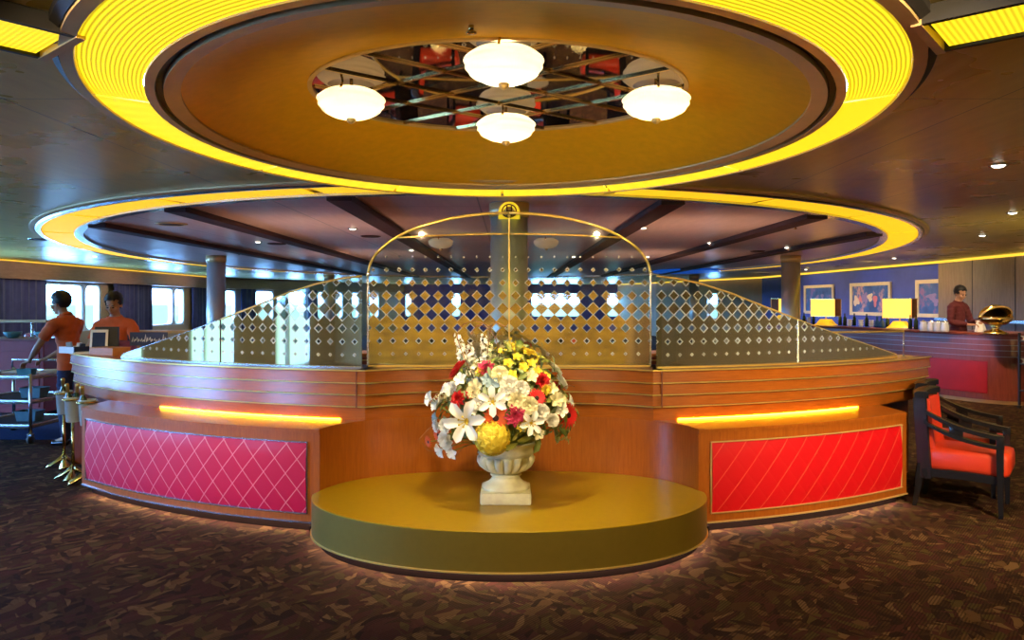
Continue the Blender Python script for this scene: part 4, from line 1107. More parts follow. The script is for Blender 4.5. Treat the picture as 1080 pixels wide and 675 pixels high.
# ------------------------------------------------------------------ armchairs
def make_chair(label, group):
    t = thing('armchair', label, 'armchair', (0, 0, 0), group=group)
    # faces -Y. width .60, depth .62
    bm = B(); nf = box(bm, -.255, .255, -.41, .20, .31, .495, .045)
    for v in bm.verts:
        if v.co.y < -.2: v.co.y -= .05*cos(v.co.x/.255*pi/2)
        if v.co.z > .46: v.co.z += .018*cos(v.co.x/.255*pi/2)*cos((v.co.y+.08)/.30*pi/2)
    obj('seat', bm, M_redl, t, True)
    bm = B(); loops = []
    for i in range(9):
        f = i/8; z = .45+.43*f; y = .165+.045*f
        loops.append([(-.245, y-.045, z), (-.16, y-.02, z), (0, y-.012, z), (.16, y-.02, z), (.245, y-.045, z), (.245, y+.035, z), (0, y+.05, z), (-.245, y+.035, z)])
    loft(bm, loops); obj('backrest', bm, M_redl, t, auto=.9)
    bm = B(); loops = []
    for i in range(9):
        f = i/8; z = .24+.655*f; y = .20+.045*f
        loops.append([(-.275, y-.06, z), (-.25, y+.012, z), (0, y+.045, z), (.25, y+.012, z), (.275, y-.06, z), (.295, y-.05, z), (.275, y+.05, z), (0, y+.08, z), (-.275, y+.05, z), (-.295, y-.05, z)])
    loft(bm, loops); obj('back_shell', bm, M_black, t, auto=.7)
    bm = B(); pts = [(-.305+.61*i/14, .215+.050*(1-((i-7)/7)**2), .925) for i in range(15)]
    loops = [[(x, y-.050, z-.028), (x, y-.050, z+.016), (x, y-.03, z+.026), (x, y+.04, z+.026), (x, y+.062, z+.012), (x, y+.062, z-.028)] for x, y, z in pts]
    loft(bm, loops); obj('top_rail', bm, M_black, t, auto=.7)
    for s in (-1, 1):
        bm = B(); x = s*.295
        def rail(z0, z1, th):
            loops = []
            for i in range(13):
                f = i/12; y = .20-.555*f; z = z0+(z1-z0)*(f**.75)-.02*sin(pi*f); w = .026+.012*sin(pi*f)
                loops.append([(x-w, y, z-th), (x-w, y, z+th), (x+w, y, z+th), (x+w, y, z-th)])
            loft(bm, loops)
        rail(.80, .625, .016); rail(.71, .548, .014)
        box(bm, x-.022, x+.022, -.09, .01, .60, .69, .004)
        box(bm, x-.026, x+.026, -.385, -.330, .535, .642, .006)
        obj('arm', bm, M_black, t, auto=.6)
        bm = B(); loops = []
        for (z, w, y) in ((0, .016, -.362), (.3, .024, -.358), (.56, .026, -.356)): loops.append([(x-w, y-w, z), (x+w, y-w, z), (x+w, y+w, z), (x-w, y+w, z)])
        loft(bm, loops); obj('leg', bm, M_black, t)
        bm = B(); loops = []
        for (z, w, y) in ((0, .016, .285), (.15, .024, .255), (.36, .030, .225)): loops.append([(s*.25-w, y-w, z), (s*.25+w, y-w, z), (s*.25+w, y+w, z), (s*.25-w, y+w, z)])
        loft(bm, loops); obj('leg', bm, M_black, t)
    bm = B()
    for s in (-1, 1):
        loops = []
        for i in range(9):
            f = i/8; y = -.34+.56*f; z = .285+.012*sin(pi*f); loops.append([(s*.272-.018, y, z-.03), (s*.272-.018, y, z+.035), (s*.272+.018, y, z+.035), (s*.272+.018, y, z-.03)])
        loft(bm, loops)
    box(bm, -.27, .27, -.352, -.318, .262, .312, .004); box(bm, -.27, .27, .19, .222, .262, .312, .004)
    obj('seat_rail', bm, M_black, t)
    return t
fc = Vector((.79, -.61)); rz = atan2(fc.y, fc.x)+pi/2
ch = make_chair('black lacquer armchair with red leather seat closest to the red counter wing', 'red leather armchairs by the counter')
ch.location = (3.715, 6.31, 0); ch.rotation_euler = (0, 0, rz); ch.scale = (.94, .94, 1)
dup(ch, (4.06, 6.94, 0), rz, 'second black and red armchair, standing behind the nearer one by the dark bar')
far = 'red leather armchair in the lounge behind the bar island'
for (x, y, a) in ((-1.15, 11.3, 90), (1.5, 11.6, -90), (.3, 12.6, 0), (-3.0, 12.5, 60), (-2.0, 13.6, -120), (3.1, 13.2, -60), (2.2, 14.4, 150), (-.9, 14.8, 20), (.9, 15.6, 200), (-3.6, 15.5, 100), (3.6, 16.2, 260), (-1.6, 17.4, 180), (1.6, 18.2, 20), (4.3, 11.5, 40), (-4.6, 13.8, 300)):
    dup(ch, (x, y, 0), math.radians(a), far, 'red armchairs in the lounge behind the bar')
# round gold tables among them
def table(x, y, first=[None]):
    lab = 'small round gold table in the lounge behind the bar island'
    if first[0] is None:
        t = thing('side_table', lab, 'table', (x, y, 0), group='round gold tables in the lounge')
        bm = B(); lathe(bm, [(.01, .70), (.30, .70), (.31, .71), (.30, .722), (.01, .722)], 40); obj('table_top', bm, mat('table_gold', (.75, .45, .06), .35, .3), t, auto=.6)
        bm = B(); lathe(bm, [(.310, .696), (.328, .700), (.330, .72), (.310, .726)], 40); obj('table_edge', bm, M_paper, t, True)
        bm = B(); lathe(bm, [(.035, .02), (.03, .70)], 16); obj('pedestal', bm, M_brass, t, True)
        bm = B(); lathe(bm, [(.01, 0), (.22, 0), (.22, .015), (.04, .035), (.01, .035)], 32); obj('base_plate', bm, M_brass, t, True)
        first[0] = t
    else: dup(first[0], (x, y, 0), 0, lab)
for x, y in ((.27, 11.5), (-2.6, 13.1), (2.7, 13.8), (0, 15.2), (-4.2, 14.9)): table(x, y)

# ------------------------------------------------------------------ bar on the paintings side
RB = [(6.35, 19.2), (6.75, 16.8), (7.25, 14.4), (7.72, 13.05), (8.02, 12.55), (8.35, 12.36), (8.62, 12.45), (8.80, 12.75), (8.88, 13.3), (8.9, 14.2)]
def smooth_path(P, n=5):
    out = []
    for i in range(len(P)-1):
        p0 = Vector(P[max(0, i-1)]); p1 = Vector(P[i]); p2 = Vector(P[i+1]); p3 = Vector(P[min(len(P)-1, i+2)])
        for k in range(n):
            u = k/n; q = .5*((2*p1)+(p2-p0)*u+(2*p0-5*p1+4*p2-p3)*u*u+(3*p1-p0-3*p2+p3)*u**3); out.append((q.x, q.y))
    out.append(tuple(P[-1])); return out
rb = smooth_path(RB)
t = thing('service_bar', 'dark red mahogany service bar with silver pinstripes below the bar worker', 'bar counter', (0, 0, 0))
def fl(pr): return pr
# travel runs toward the camera along its window-facing side; outward is to the right of travel
bm = B(); sweep(bm, rb, [(0, .06), (0, 1.13), (-.05, 1.13), (-.05, .06)]); obj('front_panel', bm, M_mahog, t, auto=.6)
bm = B(); sweep(bm, rb, [(.04, 1.13), (.05, 1.15), (.04, 1.17), (-.42, 1.17), (-.42, 1.13)]); obj('counter_top', bm, M_mahog, t, auto=.6)
for z in (.78, .88, .97, 1.06):
    bm = B(); sweep(bm, rb, [(.0, z), (.008, z), (.008, z+.008), (0, z+.008)]); obj('pinstripe', bm, mat('pinstripe_metal', (.42, .38, .38), .45, .3), t)
seg = [p for p in rb if p[1] > 12.62 or p[0] < 7.95][:-12]
bm = B(); sweep(bm, [p for p in rb if p[0] < 7.98], [(.0, .16), (.014, .17), (.014, .69), (0, .70)]); obj('leather_panel', bm, leather('deep_red_leather', (.42, .012, .018), .4), t, auto=.6)
bm = B(); sweep(bm, rb, [(-.06, 0), (-.02, 0), (-.02, .06), (-.06, .06)]); obj('toe_kick', bm, M_bronze, t)
BT = 1.17
def bar_pt(px, py):  # a spot on the bar top seen at this place
    d = F*(CAMZ-BT)/(py-319); return (WX(px, d), d, BT)
# table lamps
def table_lamp(px, py, label, sc=1.0, first=[None], rz=0):
    loc = bar_pt(px, py)
    if first[0] is not None: return dup(first[0], loc, rz, label)
    t = thing('table_lamp', label, 'lamp', loc, rz, 'box-shaded table lamps on the service bar')
    bm = B(); loops = []
    for (w, z) in ((.20, .0), (.20, .012), (.165, .035), (.105, .125), (.10, .135)): loops.append([(-w, -w*.8, z), (w, -w*.8, z), (w, w*.8, z), (-w, w*.8, z)])
    loft(bm, loops); obj('lamp_base', bm, mat('lamp_base_lit_gold', (.95, .62, .04), .3, .25, var=.06, emis=(1., .62, .02), es=.35), t, auto=.4)  # emission stands in for the bulb's light on the brass base
    bm = B(); tube(bm, [(0, 0, .13), (0, 0, .26)], .014, 10); obj('lamp_stem', bm, M_bronze, t, True)
    bm = B(); W, D, z0, z1, th = .27, .17, .20, .585, .006
    for (x0, x1, y0, y1) in ((-W, W, -D, -D+th), (-W, W, D-th, D)): box(bm, x0, x1, y0, y1, z0, z1)
    obj('lamp_shade', bm, M_paper_shade, t)
    for (x0, x1, y0, y1) in ((-W, -W+th, -D+th, D-th), (W-th, W, -D+th, D-th)):
      bm = B(); box(bm, x0, x1, y0, y1, z0, z1)
      obj('shade_side', bm, mat('shade_side_brown', (.30, .13, .07), .7), t)
    bm = B()
    for z in (z0, z1): 
        for (x0, x1, y0, y1) in ((-W-.004, W+.004, -D-.004, -D+.004), (-W-.004, W+.004, D-.004, D+.004), (-W-.004, -W+.004, -D, D), (W-.004, W+.004, -D, D)): box(bm, x0, x1, y0, y1, z-.006, z+.006)
    obj('shade_frame', bm, M_brass, t)
    bm = B(); ball(bm, (0, 0, .38), .035, 12, 8); obj('bulb', bm, M_bulb, t, True)
    first[0] = t; return t
l1 = table_lamp(871, 343.0, 'box-shaded table lamp on the service bar, nearer the column', rz=-.80)
l2 = table_lamp(949, 346.0, 'box-shaded table lamp on the service bar, nearer the bar worker', rz=-.80)
l3 = dup(l1, (WX(826, 21), 21.0, 1.20), .3, 'distant glowing table lamp half hidden behind the column')
t = thing('sideboard', 'low sideboard behind the column carrying a distant glowing lamp', 'sideboard', (WX(826, 21), 21.0, 0))
bm = B(); box(bm, -.6, .6, -.3, .3, .1, 1.17, .01); obj('carcass', bm, M_mahog, t)
bm = B(); box(bm, -.63, .63, -.33, .33, 1.17, 1.20, .005); obj('top_board', bm, M_cherry, t)
for sx in (-.5, .5):
    bm = B(); box(bm, sx-.04, sx+.04, -.25, .25, 0, .1); obj('foot', bm, M_black, t)
for l in (l1, l2): point('lamp_bulb', (l.location.x, l.location.y, l.location.z+.42), 16, (1.0, .68, .28), .05)
# cream jugs in a row before the bar worker
def jug(px, py, label, first=[None]):
    loc = bar_pt(px, py)
    if first[0]: return dup(first[0], loc, .4, label)
    t = thing('jug', label, 'jug', loc, .4, 'white jugs in a row on the service bar')
    bm = B(); lathe(bm, [(.01, 0), (.058, 0), (.066, .03), (.062, .10), (.050, .15), (.056, .17), (.050, .17), (.044, .15), (.01, .02)], 24); obj('body', bm, mat('jug_white', (.70, .71, .72), .28, .2), t, True)
    bm = B(); tube(bm, [(.05, 0, .155), (.095, 0, .14), (.10, 0, .09), (.063, 0, .05)], .008, 8); obj('handle', bm, M_steel, t, True)
    bm = B(); lathe(bm, [(.002, .20), (.012, .195), (.014, .185), (.05, .176), (.052, .168), (.002, .168)], 20); obj('lid', bm, M_steel, t, True)
    first[0] = t; return t
for i, (px, py, lab) in enumerate(((974, 349.3, 'first white jug from the lamp in the row of four'), (982, 349.6, 'second white jug from the lamp in the row of four'), (989, 349.9, 'third white jug from the lamp in the row of four'), (996.5, 350.2, 'last white jug of the row, beside the bar worker'))): jug(px, py, lab)
# bottles and glasses behind the lamps
def bottle_mesh(h, r):
    bm = B(); lathe(bm, [(.004, 0), (r, 0), (r, h*.58), (r*.85, h*.66), (r*.36, h*.76), (r*.34, h), (.004, h)], 16); return bm
BOT = [(848, 341.5, 'dark'), (853, 341.0, 'wht'), (858, 342, 'dark'), (886, 343, 'dark'), (891, 343.5, 'dark'), (896, 344, 'wht'), (901, 343.4, 'dark'), (908, 344.5, 'wht'), (914, 344.5, 'dark'), (919, 345, 'wht'), (925, 345.4, 'blue'), (930, 345.6, 'blue'), (936, 345.6, 'dark'), (960, 347, 'dark'), (966, 347.4, 'dark')]
bp = {}
for key, h, r, m, nm in (('dark', .27, .038, M_green_glass, 'bottle'), ('wht', .13, .055, mat('cup_white', (.75, .74, .72), .3), 'cup_stack'), ('blue', .22, .045, mat('blue_glass', (.03, .10, .22), .1), 'decanter')):
    if key == 'wht':
        bm = B()
        for k in range(3): lathe(bm, [(.02, .045*k), (.034, .045*k), (.052, .045*k+.055), (.048, .045*k+.055), (.02, .045*k+.01)], 18)
    elif key == 'blue': bm = B(); lathe(bm, [(.004, 0), (.05, 0), (.056, .04), (.05, .11), (.02, .15), (.02, .19), (.03, .2), (.018, .22), (.004, .24)], 18)
    else: bm = bottle_mesh(h, r)
    bp[key] = (mesh_of(bm, nm), m, nm)
    bp[key][0].materials.append(m)
    for p in bp[key][0].polygons: p.use_smooth = True
LB = {'dark': ('dark bottle standing among the glassware on the service bar', 'bottle', 'dark bottles on the service bar'), 'wht': ('stack of white cups among the bottles on the service bar', 'cups', 'white cup stacks on the service bar'), 'blue': ('blue glass decanter on the service bar beside a lamp base', 'decanter', 'blue decanters on the service bar')}
for px, py, key in BOT:
    me, m, nm = bp[key]; o = bpy.data.objects.new(nm, me); COL.objects.link(o); o.location = bar_pt(px, py)
    tag(o, LB[key][0], LB[key][1], LB[key][2])
# brass roll-top globe at the bar end
gl = bar_pt(1050, 352.5)
t = thing('chafing_dish', 'round polished brass roll-top dish on a pedestal at the bar end', 'serving dish', gl)
bm = B(); lathe(bm, [(.01, 0), (.17, 0), (.18, .02), (.12, .05), (.06, .08), (.05, .11), (.09, .14), (.01, .145)], 32); obj('pedestal', bm, M_brass, t, True)
bm = B(); lathe(bm, [(.01, .14), (.14, .155), (.22, .21), (.245, .27), (.235, .275), (.21, .22), (.13, .17), (.01, .16)], 40); obj('bowl', bm, M_brass, t, True)
bm = B(); loops = []
for i in range(13):
    an = -.35+i/12*2.25; loops.append([(.235*cos(ph), .235*sin(ph)*sin(an), .275+.20*abs(sin(ph))**1*cos(an)*sin(ph)) if False else (.235*cos(ph), .235*sin(ph)*cos(an+.35), .275+.20*sin(ph)*sin(an+.35)) for ph in [pi*k/16 for k in range(17)]])
loft(bm, loops, False, False, 0, False)
o = obj('roll_lid', bm, M_brass, t, True); sm = o.modifiers.new('s', 'SOLIDIFY'); sm.thickness = .008
bm = B(); tube(bm, [(.245*cos(a), -.245*sin(a)*.55, .275+.17*sin(a)) for a in lin(0, pi, 20)], .014, 8); obj('front_hoop', bm, M_gold, t, True)
bm = B()
for s in (-1, 1): ball(bm, (s*.255, 0, .27), .03, 12, 8)
obj('hinge_knob', bm, M_brass, t, True)
bm = B(); lathe(bm, [(.01, .22), (.20, .225), (.20, .24), (.01, .24)], 28); obj('food_pan', bm, M_blackmatte, t, True)
# dark trolley with cream trays at the picture edge
t = thing('tray_trolley', 'dark trolley holding cream trays at the picture edge below the brass dish', 'trolley', (WX(1112, 11.6), 11.6, 0))
for z in (.30, .72, 1.08):
    bm = B(); box(bm, -.28, .28, -.40, .40, z-.02, z, .005); obj('shelf', bm, M_blackmatte, t)
for sx in (-.27, .27):
    for sy in (-.39, .39):
        bm = B(); box(bm, sx-.015, sx+.015, sy-.015, sy+.015, 0.06, 1.2); obj('post', bm, M_blackmatte, t)
        bm = B(); lathe(bm, [(.005, 0), (.03, .01), (.03, .05), (.005, .06)], 12, Matrix.Translation((sx, sy, 0))); obj('caster', bm, M_dark, t)
for k, (z, lab) in enumerate(((.72, 'cream tray on the middle shelf of the dark trolley'), (1.08, 'cream tray on the top shelf of the dark trolley'))):
    bm = B(); box(bm, -.25, .25, -.36, .36, 0, .02, .006)
    loops = []
    for (e, zz) in ((0, .02), (.02, .07), (.03, .075), (.02, .06)): loops.append([(x*(.24+e)/.24, y*(.34+e)/.34, zz) for x, y in ((-.24, -.34), (.24, -.34), (.24, .34), (-.24, .34))])
    loft(bm, loops, False)
    o = tag(obj('tray', bm, mat('cream_tray', (.72, .60, .34), .4)), lab, 'tray'); o.location = (t.location.x, 11.6, z+.001)

# ------------------------------------------------------------------ framed paintings on the blue wall
def canvas_mat(i, tint):
    tt = NT('painting_canvas_%d' % i); v = tt.coords('Object', (1, 1, 1)); mp = tt.add('ShaderNodeVectorMath', operation='ADD'); mp.inputs[1].default_value = (i*3.7, i*1.9, 0); tt.link(v, mp.inputs[0])
    n = tt.noise(mp.outputs[0], 2.2, 5, .6)
    tt.link(tt.ramp(n.outputs['Fac'], [(.30, (.015, .04, .20)), (.52, (.03, .10, .38)), (.62, tint), (.72, (.05, .08, .28))]), tt.b.inputs['Base Color']); setp(tt.b, rough=.5); return tt.m
M_mat_board = mat('picture_frame_cream', (.62, .52, .38), .5, var=.06)
def xw(y): return RW-(y-14)*(1.0/16)  # blue wall surface
for i, (p0, p1, tint, lab) in enumerate(((849.3, 880.5, (.20, .12, .45), 'cream framed blue abstract painting nearest the column'), (898, 941, (.55, .28, .32), 'cream framed blue painting with pink shapes, middle of the wall'), (967.5, 1003, (.25, .10, .30), 'cream framed dark blue painting beside the wood panel wall'))):
    def hit(px):
        k = (px-537)/F; y = (RW+14/16)/(k+1/16); return y
    y0, y1 = hit(p1), hit(p0); a = Vector((xw(y0), y0)); b = Vector((xw(y1), y1)); tv = (b-a).normalized(); L = (b-a).length
    t = thing('framed_painting', lab, 'painting', (a.x, a.y, 1.30), atan2(tv.y, tv.x), 'framed paintings on the blue wall')
    # local x along the wall (away from camera), +y into the room
    H = .96; fw = .12; bm = B()
    out = [(0, 0), (L, 0), (L, H), (0, H)]; inn = [(fw, fw*.8), (L-fw, fw*.8), (L-fw, H-fw*.8), (fw, H-fw*.8)]
    loft(bm, [[(x, .012, z) for x, z in out], [(x, .06, z) for x, z in out], [(x, .05, z) for x, z in inn], [(x, .012, z) for x, z in inn]], False, True); obj('frame', bm, M_mat_board, t)
    bm = B(); box(bm, fw-.01, L-fw+.01, .012, .030, fw*.8-.01, H-fw*.8+.01); cv = obj('canvas', bm, canvas_mat(i, tint), t)
    # loose painted shapes
    rn = random.Random(40+i)
    for k in range((2, 5, 2)[i]):
        bm = B(); cxx = L*(.38+.11*k)+rn.uniform(-.1, .1); cz = H*(.40+.22*rn.random()); pts = []
        rx, rz_ = rn.uniform(.08, .2), rn.uniform(.07, .18)
        for q in range(20):
            an = 2*pi*q/20; rr_ = 1+.25*sin(3*an+k)+.12*sin(5*an+k*2); pts.append((cxx+rx*rr_*cos(an), cz+rz_*rr_*sin(an)))
        loft(bm, [[(x, .031, z) for x, z in pts], [(x, .034+.001*k, z) for x, z in pts]]); obj('painted_shape', bm, [mat('paint_pink', (.55, .16, .22), .5), mat('paint_sand', (.62, .50, .42), .5), mat('paint_mauve', (.22, .16, .42), .5)][k % 3 if i == 1 else 2], cv)

# ------------------------------------------------------------------ waiter side: station, booth, cart
t = thing('service_station', 'red fronted waiter station with a raised wooden shelf before the curtain', 'cabinet', (0, 0, 0))
d0 = 11.0; xr = WX(46, d0)
bm = B(); box(bm, xr-2.4, xr, d0, d0+.6, .08, 1.13, .012); obj('carcass', bm, M_redl2, t)
bm = B(); box(bm, xr-2.42, xr+.02, d0-.02, d0+.62, 1.13, 1.155, .006); obj('top_board', bm, M_mahog, t)
bm = B(); box(bm, xr-2.4, xr-.03, d0+.1, d0+.5, 1.385, 1.42, .006); obj('raised_shelf', bm, mat('pale_wood', (.55, .42, .26), .4), t)
for x in (xr-.35, xr-1.6):
    bm = B(); lathe(bm, [(.028, 1.155), (.022, 1.17), (.022, 1.37), (.028, 1.385)], 16, Matrix.Translation((x, d0+.3, 0))); obj('post', bm, M_steel, t, True)
bm = B(); box(bm, xr-2.38, xr-.02, d0+.02, d0+.55, 0, .08); obj('plinth', bm, M_black, t)
for k in range(3):
    bm = B(); box(bm, xr-2.35+.78*k, xr-1.62+.78*k, d0-.014, d0, .16, .98, .008); obj('door', bm, M_redl2, t)
for k, (dx, lab) in enumerate(((-.10, 'teal bowl on the waiter station next to the steel post'), (-.55, 'teal bowl on the waiter station closest to the picture edge'))):
    bm = B(); lathe(bm, [(.01, .0), (.06, 0), (.11, .05), (.125, .09), (.118, .09), (.10, .05), (.01, .012)], 28)
    o = tag(obj('bowl', bm, M_teal, None, True), lab, 'bowl'); o.location = (xr+dx-.06, d0+.25, 1.156)
t = thing('booth_sofa', 'burgundy leather booth sofa under the large bright window', 'sofa', (0, 0, 0))
x0, x1, yb = -9.2, WX(76, 14.3), 14.3
bm = B(); box(bm, x0, x1, yb-.55, yb+.1, .30, .48, .05); obj('seat', bm, M_redl2, t, True)
bm = B(); box(bm, x0, x1, yb+.05, yb+.25, .30, 1.10, .06); obj('backrest', bm, M_redl2, t, True)
bm = B(); box(bm, x0+.02, x1-.02, yb-.5, yb+.2, 0, .30, .01); obj('base', bm, M_mahog, t)
# serving cart
cx0, cx1, cy0, cy1 = WX(36, 9.04)-.86, WX(36, 9.04), 9.04, 9.92
t = thing('serving_cart', 'three-tier metal serving cart with a dark red top beside the first waiter', 'cart', ((cx0+cx1)/2, (cy0+cy1)/2, 0), -.06)
hw, hd = (cx1-cx0)/2, (cy1-cy0)/2
for z, m in ((.21, M_blackmatte), (.50, M_blackmatte), (.79, mat('cart_red_top', (.20, .04, .05), .25, coat=.4))):
    bm = B(); box(bm, -hw+.02, hw-.02, -hd+.02, hd-.02, z-.02, z, .004); tr = obj('tray_shelf', bm, m, t)
    bm = B()
    for (x0_, x1_, y0_, y1_) in ((-hw, hw, -hd-.012, -hd+.016), (-hw, hw, hd-.016, hd+.012), (-hw-.012, -hw+.016, -hd, hd), (hw-.016, hw+.012, -hd, hd)): box(bm, x0_, x1_, y0_, y1_, z-.03, z+.022, .005)
    obj('shelf_rim', bm, M_steel, tr, True)
for sx in (-1, 1):
    for sy in (-1, 1):
        bm = B(); tube(bm, [(sx*hw, sy*hd, .11), (sx*hw, sy*hd, .83)], .019, 12); obj('post', bm, M_steel, t, True)
        bm = B(); M = Matrix.Translation((sx*hw, sy*hd, .05)) @ Matrix.Rotation(pi/2, 4, 'Y'); lathe(bm, [(.006, -.02), (.05, -.02), (.05, .02), (.006, .02)], 20, M); cst = obj('caster', bm, M_blackmatte, t, True)
        bm = B(); box(bm, sx*hw-.03, sx*hw+.03, sy*hd-.025, sy*hd+.025, .09, .12, .004); obj('caster_fork', bm, M_steel, cst)
bm = B(); tube(bm, [(-hw-.02, hd, .83), (-hw-.02, hd, .93), (hw+.02, hd, .93), (hw+.02, hd, .83)], .014, 8); obj('push_bar', bm, M_steel, t, True)
bm = B(); loops = [[(x*s, y*s, z) for x, y in ((-.09, -.06), (.09, -.06), (.09, .06), (-.09, .06))] for (s, z) in ((.82, 0), (1, .085), (1.06, .09), (.96, .085), (.8, .012))]
loft(bm, loops); o = tag(obj('tub', bm, M_teal), 'small teal plastic tub under the first waiter hands on the cart', 'tub'); o.location = (WX(26, 9.12), 9.16, .791)
bm = B(); box(bm, -.12, .12, -.09, .09, 0, .03, .004); box(bm, -.11, .10, -.08, .08, .03, .05, .004)
o = tag(obj('napkin_stack', bm, M_paper), 'stack of white napkins on the cart next to the orange shirt', 'napkins'); o.location = (WX(50, 9.4), 9.5, .791); o.rotation_euler = (0, 0, .3)
bm = B(); box(bm, -.28, .28, -.12, .12, 0, .012, .003); o = tag(obj('folder', bm, M_paper), 'open pale folder lying on the far side of the cart top', 'folder'); o.location = (WX(30, 9.7), 9.72, .791)
for (z, x, lab) in ((.50, .18, 'teal tub on the middle shelf of the serving cart'), (.21, .12, 'teal tub on the bottom shelf of the serving cart')):
    bm = B(); loops = [[(a*s, b*s, c) for a, b in ((-.13, -.1), (.13, -.1), (.13, .1), (-.13, .1))] for (s, c) in ((.85, 0), (1, .12), (1.05, .125), (.95, .12), (.8, .015))]
    loft(bm, loops); o = tag(obj('tub', bm, mat('pale_teal_plastic', (.16, .33, .40), .4)), lab, 'tub'); o.location = ((cx0+cx1)/2+x, 9.45, z+.001)

# wine coolers on brass stands
def cooler(x, y, label, first=[None], rz=0):
    if first[0]: return dup(first[0], (x, y, 0), rz, label)
    t = thing('wine_cooler_stand', label, 'wine cooler', (x, y, 0), rz, 'brass wine cooler stands by the counter end')
    bm = B(); lathe(bm, [(.016, .12), (.013, .54)], 12); obj('pole', bm, M_brass, t, True)
    for k in range(3):
        a = -pi/2+k*2*pi/3+.35; ca, sa = cos(a), sin(a); bm = B(); loops = []
        for i in range(9):
            f = i/8; r = .015+.135*f; z = .075*(1-f)**1.3+.018; w = .022+.060*f*(1.2-f*.45); h = .030*(1-.55*f)
            loops.append([(r*ca-w*sa, r*sa+w*ca, z-h), (r*ca, r*sa, z+h*1.2), (r*ca+w*sa, r*sa-w*ca, z-h), (r*ca, r*sa, z-h)])
        loft(bm, loops); obj('foot', bm, M_brass, t, True)
    bm = B(); lathe(bm, [(.005, .535), (.056, .54), (.060, .55), (.076, .77), (.082, .775), (.076, .78), (.070, .77), (.054, .56), (.005, .55)], 32); obj('bucket', bm, mat('bucket_steel', (.62, .72, .76), .32, .55), t, True)
    bm = B(); R = .084; tube(bm, [(R*cos(q), R*sin(q), .755) for q in [2*pi*k/32 for k in range(32)]], .010, 8, closed=True); obj('holding_ring', bm, M_brass, t, True)
    first[0] = t; return t
W1 = (WX(77, 7.25), 7.25); W2 = (WX(92, 7.05), 7.05); W3 = (WX(67.5, 7.75), 7.75)
cooler(W1[0], W1[1], 'front wine cooler on brass stand by the pink counter end')
cooler(W2[0], W2[1], 'wine cooler stand half hidden behind the pink counter end', rz=.6)
cooler(W3[0], W3[1], 'rear wine cooler on brass stand beside the first waiter legs', rz=.3)
for (x, y, dx, lab) in ((W1[0], W1[1], -.035, 'gold-topped bottle leaning in the front wine cooler, waiter side'), (W1[0], W1[1], .04, 'gold-topped bottle leaning in the front wine cooler, counter side'), (W2[0], W2[1], -.03, 'gold-topped bottle in the half hidden wine cooler'), (W3[0], W3[1], .0, 'gold-topped bottle in the rear wine cooler')):
    t = thing('champagne_bottle', lab, 'bottle', (x+dx*.4, y, .575), 0, 'bottles in the wine coolers'); t.rotation_euler = (.06, dx*3.0, 0)
    bm = B(); lathe(bm, [(.004, 0), (.038, 0), (.040, .02), (.040, .16), (.030, .21), (.016, .25), (.015, .26)], 20); obj('bottle_glass', bm, M_green_glass, t, True)
    bm = B(); lathe(bm, [(.0165, .235), (.0165, .30), (.020, .305), (.020, .325), (.014, .335), (.004, .336)], 16); obj('foil_cap', bm, M_foil, t, True)

# things on the counter end by the waiters
def ctop(px, d): return (WX(px, d), d, 1.159)
t = thing('supply_tray', 'white open tray with dark end at the tip of the counter', 'tray', ctop(80, 7.85), -.5)
bm = B(); box(bm, -.13, .13, -.10, .10, 0, .012, .003)
for (a, b, c, d) in ((-.13, .13, -.10, -.09), (-.13, .13, .09, .10), (-.13, -.12, -.09, .09)): box(bm, a, b, c, d, .012, .065, .002)
obj('tray_shell', bm, M_white, t)
bm = B(); box(bm, .12, .14, -.10, .10, 0, .07, .003); obj('dark_end', bm, M_navy, t)
for k, (dx, dy, h, m, lab) in enumerate(((-.06, .0, .10, P_blue, 'blue packet standing in the white counter tray'), (.02, .03, .09, M_white, 'white packet standing in the white counter tray'), (.07, -.02, .085, mat('packet_dark', (.03, .04, .09), .5), 'dark packet standing in the white counter tray'))):
    bm = B(); box(bm, -.028, .028, -.018, .018, 0, h, .004)
    for v in bm.verts:
        if v.co.z > h*.5: v.co.x *= .85
    o = tag(obj('packet', bm, m), lab, 'packet'); o.location = (t.location.x+dx, t.location.y+dy, 1.172); o.rotation_euler = (0, .12*(k-1), .4*k)
t = thing('till_screen', 'black point-of-sale screen box with a white framed panel on the counter', 'screen', ctop(110, 7.8), .25)
bm = B(); box(bm, -.09, .13, .0, .05, .03, .27, .006); obj('screen_case', bm, M_blackmatte, t)
bm = B(); box(bm, -.05, .10, -.02, .10, 0, .03, .004); obj('screen_foot', bm, M_blackmatte, t)
bm = B(); box(bm, .05, .11, -.003, .001, .06, .066); obj('maker_plate', bm, M_white, t)
t2 = thing('tablet', 'white framed tablet leaning on the black screen box', 'tablet', (ctop(106, 7.74)[0]-.02, 7.735, 1.16), .18); t2.rotation_euler = (-.16, 0, .18)
bm = B(); box(bm, -.085, .085, -.006, .006, .0, .245, .005); obj('tablet_case', bm, M_white, t2, True)
bm = B(); box(bm, -.062, .062, -.0075, -.005, .03, .215, .001); obj('tablet_display', bm, mat('tablet_glass', (.02, .04, .12), .08, coat=.5), t2)
bm = B(); box(bm, -.165, .165, -.10, .10, 0, .08, .006); o = tag(obj('wooden_box', bm, M_box), 'low orange-brown wooden box on the counter in front of the tablet', 'box'); o.location = ctop(116, 7.50); o.rotation_euler = (0, 0, -.42)
bm = B(); box(bm, -.14, .14, -.09, .09, 0, .012, .002); box(bm, -.12, .13, -.08, .085, .012, .020, .002); o = tag(obj('paper_pile', bm, M_paper), 'small pile of papers between the white tray and wooden box', 'papers'); o.location = ctop(94, 7.72); o.rotation_euler = (0, 0, .35)
